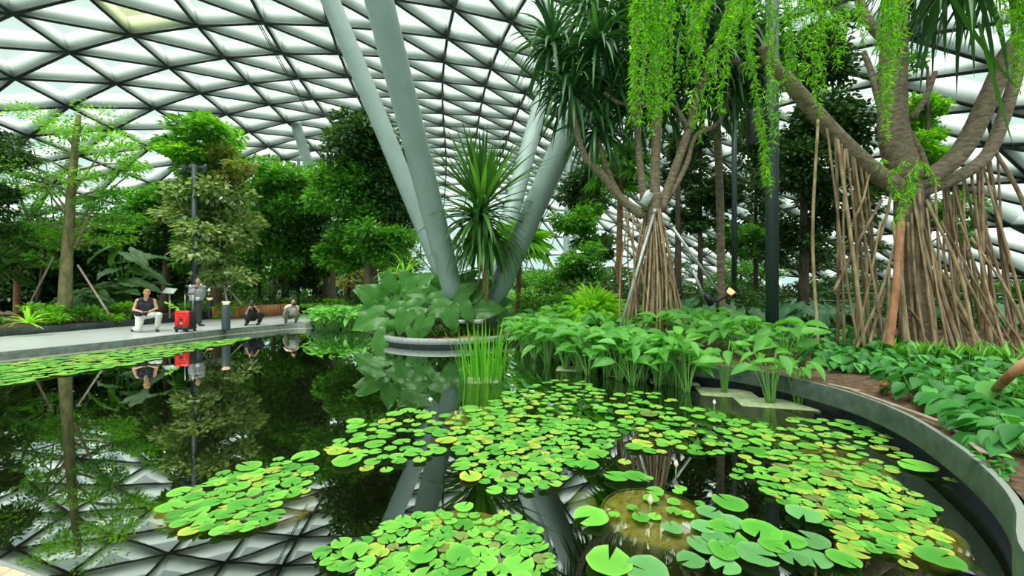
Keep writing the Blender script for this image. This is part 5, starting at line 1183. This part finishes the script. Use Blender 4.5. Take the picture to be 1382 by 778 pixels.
# far visitors
def stand(shirt, tr, hair, label, loc, sk=SK2):
    return person(label, loc, dict(head=(0, -.02, 1.58), neck=(0, 0, 1.42), chest=(0, 0, 1.2), hip=(0, 0, .92), shl=(-.18, 0, 1.36), shr=(.18, 0, 1.36), ell=(-.24, .02, 1.08), elr=(.24, .02, 1.08), wrl=(-.24, -.06, .82), wrr=(.24, -.06, .82), hdl=(-.24, -.08, .72), hdr=(.24, -.08, .72),
            hipl=(-.09, 0, .88), hipr=(.09, 0, .88), knl=(-.1, 0, .48), anl=(-.1, .02, .09), tol=(-.1, -.14, .035), knr=(.1, -.02, .48), anr=(.1, .02, .09), tor=(.1, -.14, .035)), sk, shirt, tr, hair, BLK)
stand(PALE, CHAR, DARKH, 'distant visitor in a pale top walking behind the water left of the island', T_(489, 26, .2))
stand(NAVY, CHAR, DARKH, 'distant visitor in dark clothes left of the pale topped visitor', T_(474, 27, .2))

# ================================================================== UNDER THE WATER
pc = on(885, 700, -.05)
pt_ = thing('submerged_planter', 'round algae-covered planter just below the water with small lily leaves', 'planter', (pc[0], pc[1], -.585))
alg = noisy('algae_brown', (.42, .36, .10), (.75, .66, .30), 18, .8, .6, detail=8)
m_ = MB(); m_.lathe([(.001, .57), (.12, .575), (.24, .565), (.31, .55), (.35, .56), (.37, .55), (.375, .5), (.33, .0)], n=48); m_.build('soil_top', alg, pt_)
m_ = MB(); m_.lathe([(.372, .56), (.385, .56), (.385, .52), (.345, 0)], n=48); m_.build('rim', M['plinth'], pt_)
def rock(label, c, r, m=None):
    th = MB(); th.ball((0, 0, 0), r, 24, 16); V = th.V[0]; V *= 1 + .07 * np.sin(V[:, :1] * 19 + 1) * np.cos(V[:, 1:2] * 17) ; o = th.build('submerged_rock', m or alg); o.location = c; return tag(o, label, 'rock')
c = on(785, 680, -.12); rock('small rounded mossy rock under the water left of the round planter', tuple(c), (.12, .12, .07), M['plinth'])
c = on(318, 690, -.16); rock('yellow brown mound under the lily leaves at left', tuple(c), (.62, .30, .12))
c = on(1215, 730, -.2); rock('yellowish mound under the lily leaves at lower right', tuple(c), (.42, .3, .12))
c = on(1130, 630, -.2); rock('yellowish mound under the reddish lily leaves at right', tuple(c), (.45, .4, .1))
c = on(620, 720, -.15); rock('brown mound under the lily leaves at the bottom', tuple(c), (.34, .22, .1))
c = on(650, 565, -.15); rock('brown mound under the lily leaves at centre', tuple(c), (.5, .4, .1))

# ================================================================== WATER LILY LEAVES
def padm(name, c1, c2, edge):
    m = bpy.data.materials.new(name); m.use_nodes = True; t = m.node_tree; N = t.nodes; b = N['Principled BSDF']
    tc = N.new('ShaderNodeTexCoord'); ln = N.new('ShaderNodeVectorMath'); ln.operation = 'LENGTH'; no = N.new('ShaderNodeTexNoise'); no.inputs['Scale'].default_value = 2.5; no.inputs['Detail'].default_value = 4
    ad = N.new('ShaderNodeMath'); ad.operation = 'MULTIPLY_ADD'; ad.inputs[1].default_value = .3
    r = N.new('ShaderNodeValToRGB'); e = r.color_ramp.elements; e[0].position = .45; e[0].color = (*c1, 1); e[1].position = 1.2 if False else 1.0; e[1].color = (*edge, 1)
    k = e.new(.965); k.color = (*c2, 1); k2 = e.new(.8); k2.color = (*[(a + b_) / 2 for a, b_ in zip(c1, c2)], 1)
    oi = N.new('ShaderNodeObjectInfo'); hs = N.new('ShaderNodeHueSaturation'); mr = N.new('ShaderNodeMapRange'); mr.inputs['To Min'].default_value = .8; mr.inputs['To Max'].default_value = 1.25
    va = N.new('ShaderNodeVectorMath'); va.operation = 'ADD'
    t.links.new(tc.outputs['Object'], va.inputs[0]); t.links.new(oi.outputs['Location'], va.inputs[1]); t.links.new(va.outputs[0], no.inputs['Vector'])
    t.links.new(tc.outputs['Object'], ln.inputs[0]); t.links.new(no.outputs['Fac'], ad.inputs[0]); t.links.new(ln.outputs['Value'], ad.inputs[2])
    sb = N.new('ShaderNodeMath'); sb.operation = 'SUBTRACT'; sb.inputs[1].default_value = .16; t.links.new(ad.outputs[0], sb.inputs[0]); t.links.new(sb.outputs[0], r.inputs[0])
    t.links.new(oi.outputs['Random'], mr.inputs['Value']); t.links.new(mr.outputs[0], hs.inputs['Value']); t.links.new(r.outputs[0], hs.inputs['Color']); t.links.new(hs.outputs[0], b.inputs['Base Color'])
    b.inputs['Roughness'].default_value = .45; b.inputs['Specular IOR Level'].default_value = .4
    return m
PM = {'g': padm('lily_leaf_green', (.06, .26, .025), (.095, .33, .035), (.19, .36, .045)), 'l': padm('lily_leaf_lime', (.11, .36, .035), (.16, .43, .05), (.26, .46, .06)), 'y': padm('lily_leaf_yellowing', (.20, .38, .04), (.46, .42, .05), (.5, .25, .05)), 'b': padm('lily_leaf_bronze', (.12, .20, .04), (.22, .20, .06), (.32, .14, .06)), 's': padm('lily_leaf_dusty', (.09, .27, .075), (.12, .31, .09), (.17, .35, .11))}
def pad_mesh(kind, v):
    """unit-radius floating leaf with a notch and a gently waved edge"""
    n = 26; notch = [.22, .35, .5][v % 3]; a = np.linspace(notch / 2, 2 * math.pi - notch / 2, n); rs = [.33, .66, .93, 1.0]
    V = [[0, 0, .0]]; rg = np.random.default_rng(v + 5)
    for q, r_ in enumerate(rs):
        wob = 1 + .035 * np.sin(a * 3 + v) + .02 * np.sin(a * 7 + 2 * v)
        for k in range(n): V.append([math.cos(a[k]) * r_ * wob[k], math.sin(a[k]) * r_ * wob[k], .012 * math.sin(a[k] * (2 + v % 3) + v) * r_ * 2 + (.02 if q == 3 else (.004 if q == 2 else 0)) + .01 * (abs(math.sin(a[k] * 5)) * r_)])
    Fq = [[0, k + 1, k + 2] for k in range(n - 1)]
    for q in range(3): Fq += [[1 + q * n + k, 1 + (q + 1) * n + k, 1 + (q + 1) * n + k + 1, 1 + q * n + k + 1] for k in range(n - 1)]
    m_ = MB(); m_.add(V, Fq); return m_
PADS = {(k, v): pad_mesh(k, v).mesh('lily_leaf', PM[k]) for k in PM for v in range(4)}
# patch: name, polygon of ellipses (px,py,rx,ry), count, (r min, r max) metres, colour weights
PATCH = [
 ('left', 'lily leaf, lower left patch', [(262, 690, 34, 30), (330, 675, 55, 40), (390, 645, 34, 26), (300, 705, 55, 18)], 84, (0.044, 0.098), 'ggglllly'),
 ('midleft', 'lily leaf, patch by the column reflection', [(520, 605, 75, 32), (560, 580, 60, 26), (500, 595, 50, 20)], 56, (0.056, 0.119), 'gglllllly'),
 ('centre', 'lily leaf, dense central patch', [(715, 600, 110, 38), (700, 645, 62, 24), (660, 628, 40, 25), (760, 585, 70, 20)], 195, (0.044, 0.102), 'ggggllllllby'),
 ('uppercentre', 'lily leaf, upper centre patch', [(720, 550, 60, 22), (760, 530, 55, 15), (690, 572, 60, 20), (655, 568, 60, 18)], 91, (0.048, 0.111), 'ggglllly'),
 ('upperright', 'lily leaf, patch below the plinths', [(860, 550, 60, 20), (905, 575, 80, 26), (950, 590, 60, 24), (840, 570, 30, 16), (880, 600, 30, 14)], 88, (0.048, 0.111), 'gggglllyb'),
 ('right', 'lily leaf, right patch near the kerb', [(1010, 595, 50, 26), (1090, 600, 90, 34), (1150, 600, 60, 26), (1170, 625, 60, 20), (1060, 640, 70, 22)], 109, (0.048, 0.106), 'gggggllllyb'),
 ('lowerright', 'lily leaf, reddish lower right patch', [(1120, 660, 90, 30), (1180, 690, 80, 30), (1200, 725, 70, 28), (1240, 745, 45, 20), (1130, 690, 60, 25)], 144, (0.036, 0.089), 'gggllyyb'),
 ('bottomright', 'lily leaf, dusty lower right patch', [(1020, 710, 75, 26), (1090, 735, 65, 26), (980, 745, 60, 22), (1130, 750, 40, 16)], 37, (0.080, 0.123), 'ssggs'),
 ('bottom', 'lily leaf, big bottom edge patch', [(620, 735, 115, 42), (520, 755, 90, 26), (690, 760, 60, 28), (580, 765, 120, 20), (640, 705, 60, 14)], 217, (0.036, 0.098), 'gggllllllllgyb'),
 ('planter', 'small lily leaf over the round submerged planter', [(885, 690, 62, 42)], 14, (0.036, 0.072), 'gglls'),
]
placed = []
def inside(px, py, el): return any(((px - a) / c_) ** 2 + ((py - b_) / d_) ** 2 < 1 for a, b_, c_, d_ in el)
for pid, lab, el, cnt, (r0, r1), cw in PATCH:
    x0, x1 = min(a - c_ for a, b_, c_, d_ in el), max(a + c_ for a, b_, c_, d_ in el); y0, y1 = min(b_ - d_ for a, b_, c_, d_ in el), max(b_ + d_ for a, b_, c_, d_ in el)
    got = 0; tries = 0
    while got < cnt and tries < 7000:
        tries += 1; px, py = RNG.uniform(x0, x1), RNG.uniform(y0, y1)
        if not inside(px, py, el): continue
        p = on(px, py, 0); r_ = r0 + (r1 - r0) * RNG.uniform(0, 1) ** 1.5
        if any(np.hypot(p[0] - q[0], p[1] - q[1]) < (r_ + q[3]) * (.80 if tries < 3000 else .66) for q in placed): continue
        placed.append((p[0], p[1], .006 + .022 * RNG.uniform(0, 1), r_, cw[RNG.integers(len(cw))], pid, lab)); got += 1
singles = [(336, 634, .10, 'l', 'single lily leaf beyond the top of the lower left patch'), (412, 620, .12, 'l', 'lily leaf at the upper right tip of the lower left patch'), (468, 626, .13, 'l', 'lone lily leaf left of the column reflection near the centre'), (790, 722, .12, 'l', 'large lime lily leaf touching the left rim of the submerged planter'), (797, 703, .12, 'l', 'lime lily leaf just above the larger one at the planter rim'),
           (822, 764, .13, 'l', 'notched lime lily leaf alone at the bottom edge'), (985, 684, .12, 'g', 'single round lily leaf right of the submerged planter'), (858, 648, .10, 'g', 'lily leaf just above the submerged planter'), (832, 648, .10, 'g', 'lily leaf above and left of the submerged planter'), (650, 687, .11, 'l', 'raised lime lily leaf at the top of the bottom patch'), (626, 690, .07, 'l', 'small lily leaf left of the raised one above the bottom patch'),
           (1060, 701, .15, 'g', 'largest green lily leaf right of the submerged planter'), (793, 632, .10, 'g', 'lily leaf at the lower right tip of the central patch'), (843, 628, .06, 'l', 'tiny lime lily leaf right of the central patch'), (1238, 634, .13, 'l', 'elongated lime lily leaf nearest the kerb at right'), (1284, 653, .05, 'l', 'tiny lily leaf close to the kerb at right'), (873, 778, .12, 's', 'dusty lily leaf cut by the bottom edge'), (1268, 760, .11, 'g', 'lily leaf at the bottom right end of the reddish patch'),
           (1085, 700, .11, 's', 'dusty lily leaf beside the largest green one'), (966, 564, .12, 'g', 'round lily leaf near the little white flower'), (480, 572, .10, 'l', 'small lily leaf at the upper left of the patch by the column reflection')]
for px, py, r_, k_, lab in singles:
    p = on(px, py, 0); placed = [q for q in placed if np.hypot(p[0] - q[0], p[1] - q[1]) > (r_ + q[3]) * .75]
    placed.append((p[0], p[1], .03, r_, k_, 'single', lab))
# strip along the walkway: many small leaves
def edge_d(px): return np.interp(px, [-40, 0, 160, 300, 340], [491, 489, 470, 457, 452])
cnt = 0; tries = 0; strip = []
while cnt < 300 and tries < 30000:
    tries += 1; px = RNG.uniform(-30, 335); y0 = edge_d(px) + 3; py = y0 + RNG.uniform(0, np.interp(px, [0, 180, 250, 335], [30, 22, 12, 3]))
    p = on(px, py, 0); r_ = RNG.uniform(.07, .15)
    if any(np.hypot(p[0] - q[0], p[1] - q[1]) < (r_ + q[3]) * .62 for q in strip): continue
    strip.append((p[0], p[1], .006 + .02 * RNG.uniform(0, 1), r_, 'llggggly'[RNG.integers(8)], 'strip', 'lily leaf, pale strip along the walkway')); cnt += 1
allp = placed + strip
vis = lambda q: q[3] ** 2 / (q[1] ** 3)
allp.sort(key=vis, reverse=True)
small_names = {'g': 'green', 'l': 'light green', 'y': 'yellowing', 'b': 'bronze tinged', 's': 'dusty green'}
print('pads', len(allp))
ext = {}
for q in allp:
    e = ext.setdefault(q[5], [[1e9, -1e9], [1e9, -1e9]])
    for a in (0, 1): e[a][0] = min(e[a][0], q[a] - .01); e[a][1] = max(e[a][1], q[a] + .01)
for q in allp[:300]:
    x, y, z, r_, k_, pid, lab = q
    o = bpy.data.objects.new('lily_leaf', PADS[k_, int(RNG.integers(4))]); COL.objects.link(o)
    o.location = (x, y, z); o.scale = (r_, r_, r_); o.rotation_euler = (RNG.normal(0, .03), RNG.normal(0, .03), RNG.uniform(0, 6.28))
    if pid == 'single': tag(o, lab, 'lily pad')
    else:
        xs, ys = ext[pid]; u = (x - xs[0]) / (xs[1] - xs[0]); v_ = (y - ys[0]) / (ys[1] - ys[0]); hor = ['left', 'middle', 'right'][min(2, int(u * 3))]; ver = ['near side', 'centre', 'far side'][min(2, int(v_ * 3))]
        lab = lab + ', ' + hor + ' ' + ver; sz = 'large' if r_ > .1 else ('small' if r_ < .07 else 'medium')
        tag(o, (sz + ' ' + small_names[k_] + ' ' + lab.replace('large dusty green ', '').replace('small lily', 'lily')), 'lily pad', 'lily leaves %s %s %s %s' % (pid, sz, small_names[k_], hor + ' ' + ver))
rest = MB(); idx = []; base = {}
for q in allp[300:]:
    x, y, z, r_, k_, pid, lab = q
    v = int(RNG.integers(4)); m_ = pad_mesh(k_, v); V = m_.V[0] * r_; a = RNG.uniform(0, 6.28); c_, s_ = math.cos(a), math.sin(a)
    W_ = np.stack([V[:, 0] * c_ - V[:, 1] * s_ + x, V[:, 0] * s_ + V[:, 1] * c_ + y, V[:, 2] + z], 1); n0 = len(rest.T)
    fs = [list(l) for l in np.split(m_.L[0], [])] if False else None
    off = 0
    Fl = []
    for L_, T_arr in zip(m_.L, m_.T): pass
    Lc = np.concatenate(m_.L); Tc = np.concatenate(m_.T)
    rest.V.append(W_); rest.L.append(Lc + rest.n); rest.T.append(Tc); rest.n += len(W_); idx += ['glyb'.find(k_) if k_ != 's' else 0] * len(Tc)
pr = leafm('small_lily_leaves', [(.07, .28, .03), (.12, .37, .04), (.16, .43, .05), (.32, .40, .05)], 0, .45)
o = rest.build('small_lily_leaves', pr); tag(o, 'carpet of smaller lily leaves in the far strip and between the large ones', 'lily pads', kind='stuff')
# lily stalks, buds and small white flower
def bud(label, c, h, r_, m, name='lily_bud'):
    th = thing(name, label, 'flower', tuple(c)); m_ = MB(); m_.tube([(0, 0, -.1), (.01, 0, h)], .006, 6); m_.build('stalk', M['stalk'], th)
    m_ = MB(); m_.lathe([(.001, h - .01), (r_ * .7, h + r_ * .5), (r_, h + r_ * 1.2), (r_ * .55, h + r_ * 2.4), (.001, h + r_ * 3.2)], (.01, 0, 0), 10); m_.build('bud', m, th)
pk = mat('cream_bud', (.7, .62, .45), .5)
bud('closed cream lily bud on a stalk above the submerged planter', on(911, 640, 0), .06, .02, pk)
bud('small white lily flower on a tall stalk at the top of the right patch', on(963, 560, 0), .13, .02, mat('white_bud', (.8, .8, .76), .5))
bud('cream lily bud among the leaves on the submerged planter', on(876, 690, 0), .05, .022, pk)
bud('brownish lily bud rising left of the central dense patch', on(614, 572, 0), .10, .016, mat('straw_bud', (.6, .5, .25), .6))

# ------------------------------------------------------------------ rows of look-alikes: say which one, counted from the left
ORD = ['leftmost', 'second', 'third', 'fourth', 'fifth', 'sixth', 'seventh', 'eighth', 'ninth', 'tenth', 'eleventh', 'twelfth', 'thirteenth', 'fourteenth', 'fifteenth', 'sixteenth', 'seventeenth', 'eighteenth', 'nineteenth', 'twentieth']
rows = {}
for o in list(S.objects):
    if o.parent is None and 'group' in o and 'label' in o: rows.setdefault(o['label'], []).append(o)
for lab, os_ in rows.items():
    if 1 < len(os_) <= 40:
        os_.sort(key=lambda o: o.location.x / max(.1, o.location.y))
        for k, o in enumerate(os_):
            w_ = ORD[k] + ('' if k == 0 else ' from left') if k < 20 else ('rightmost' if k == len(os_) - 1 else ORD[len(os_) - 1 - k] + ' from right')
            o['label'] = w_ + ': ' + lab if len((w_ + ' ' + lab).split()) <= 16 else w_ + ': ' + ' '.join(lab.split()[:12])
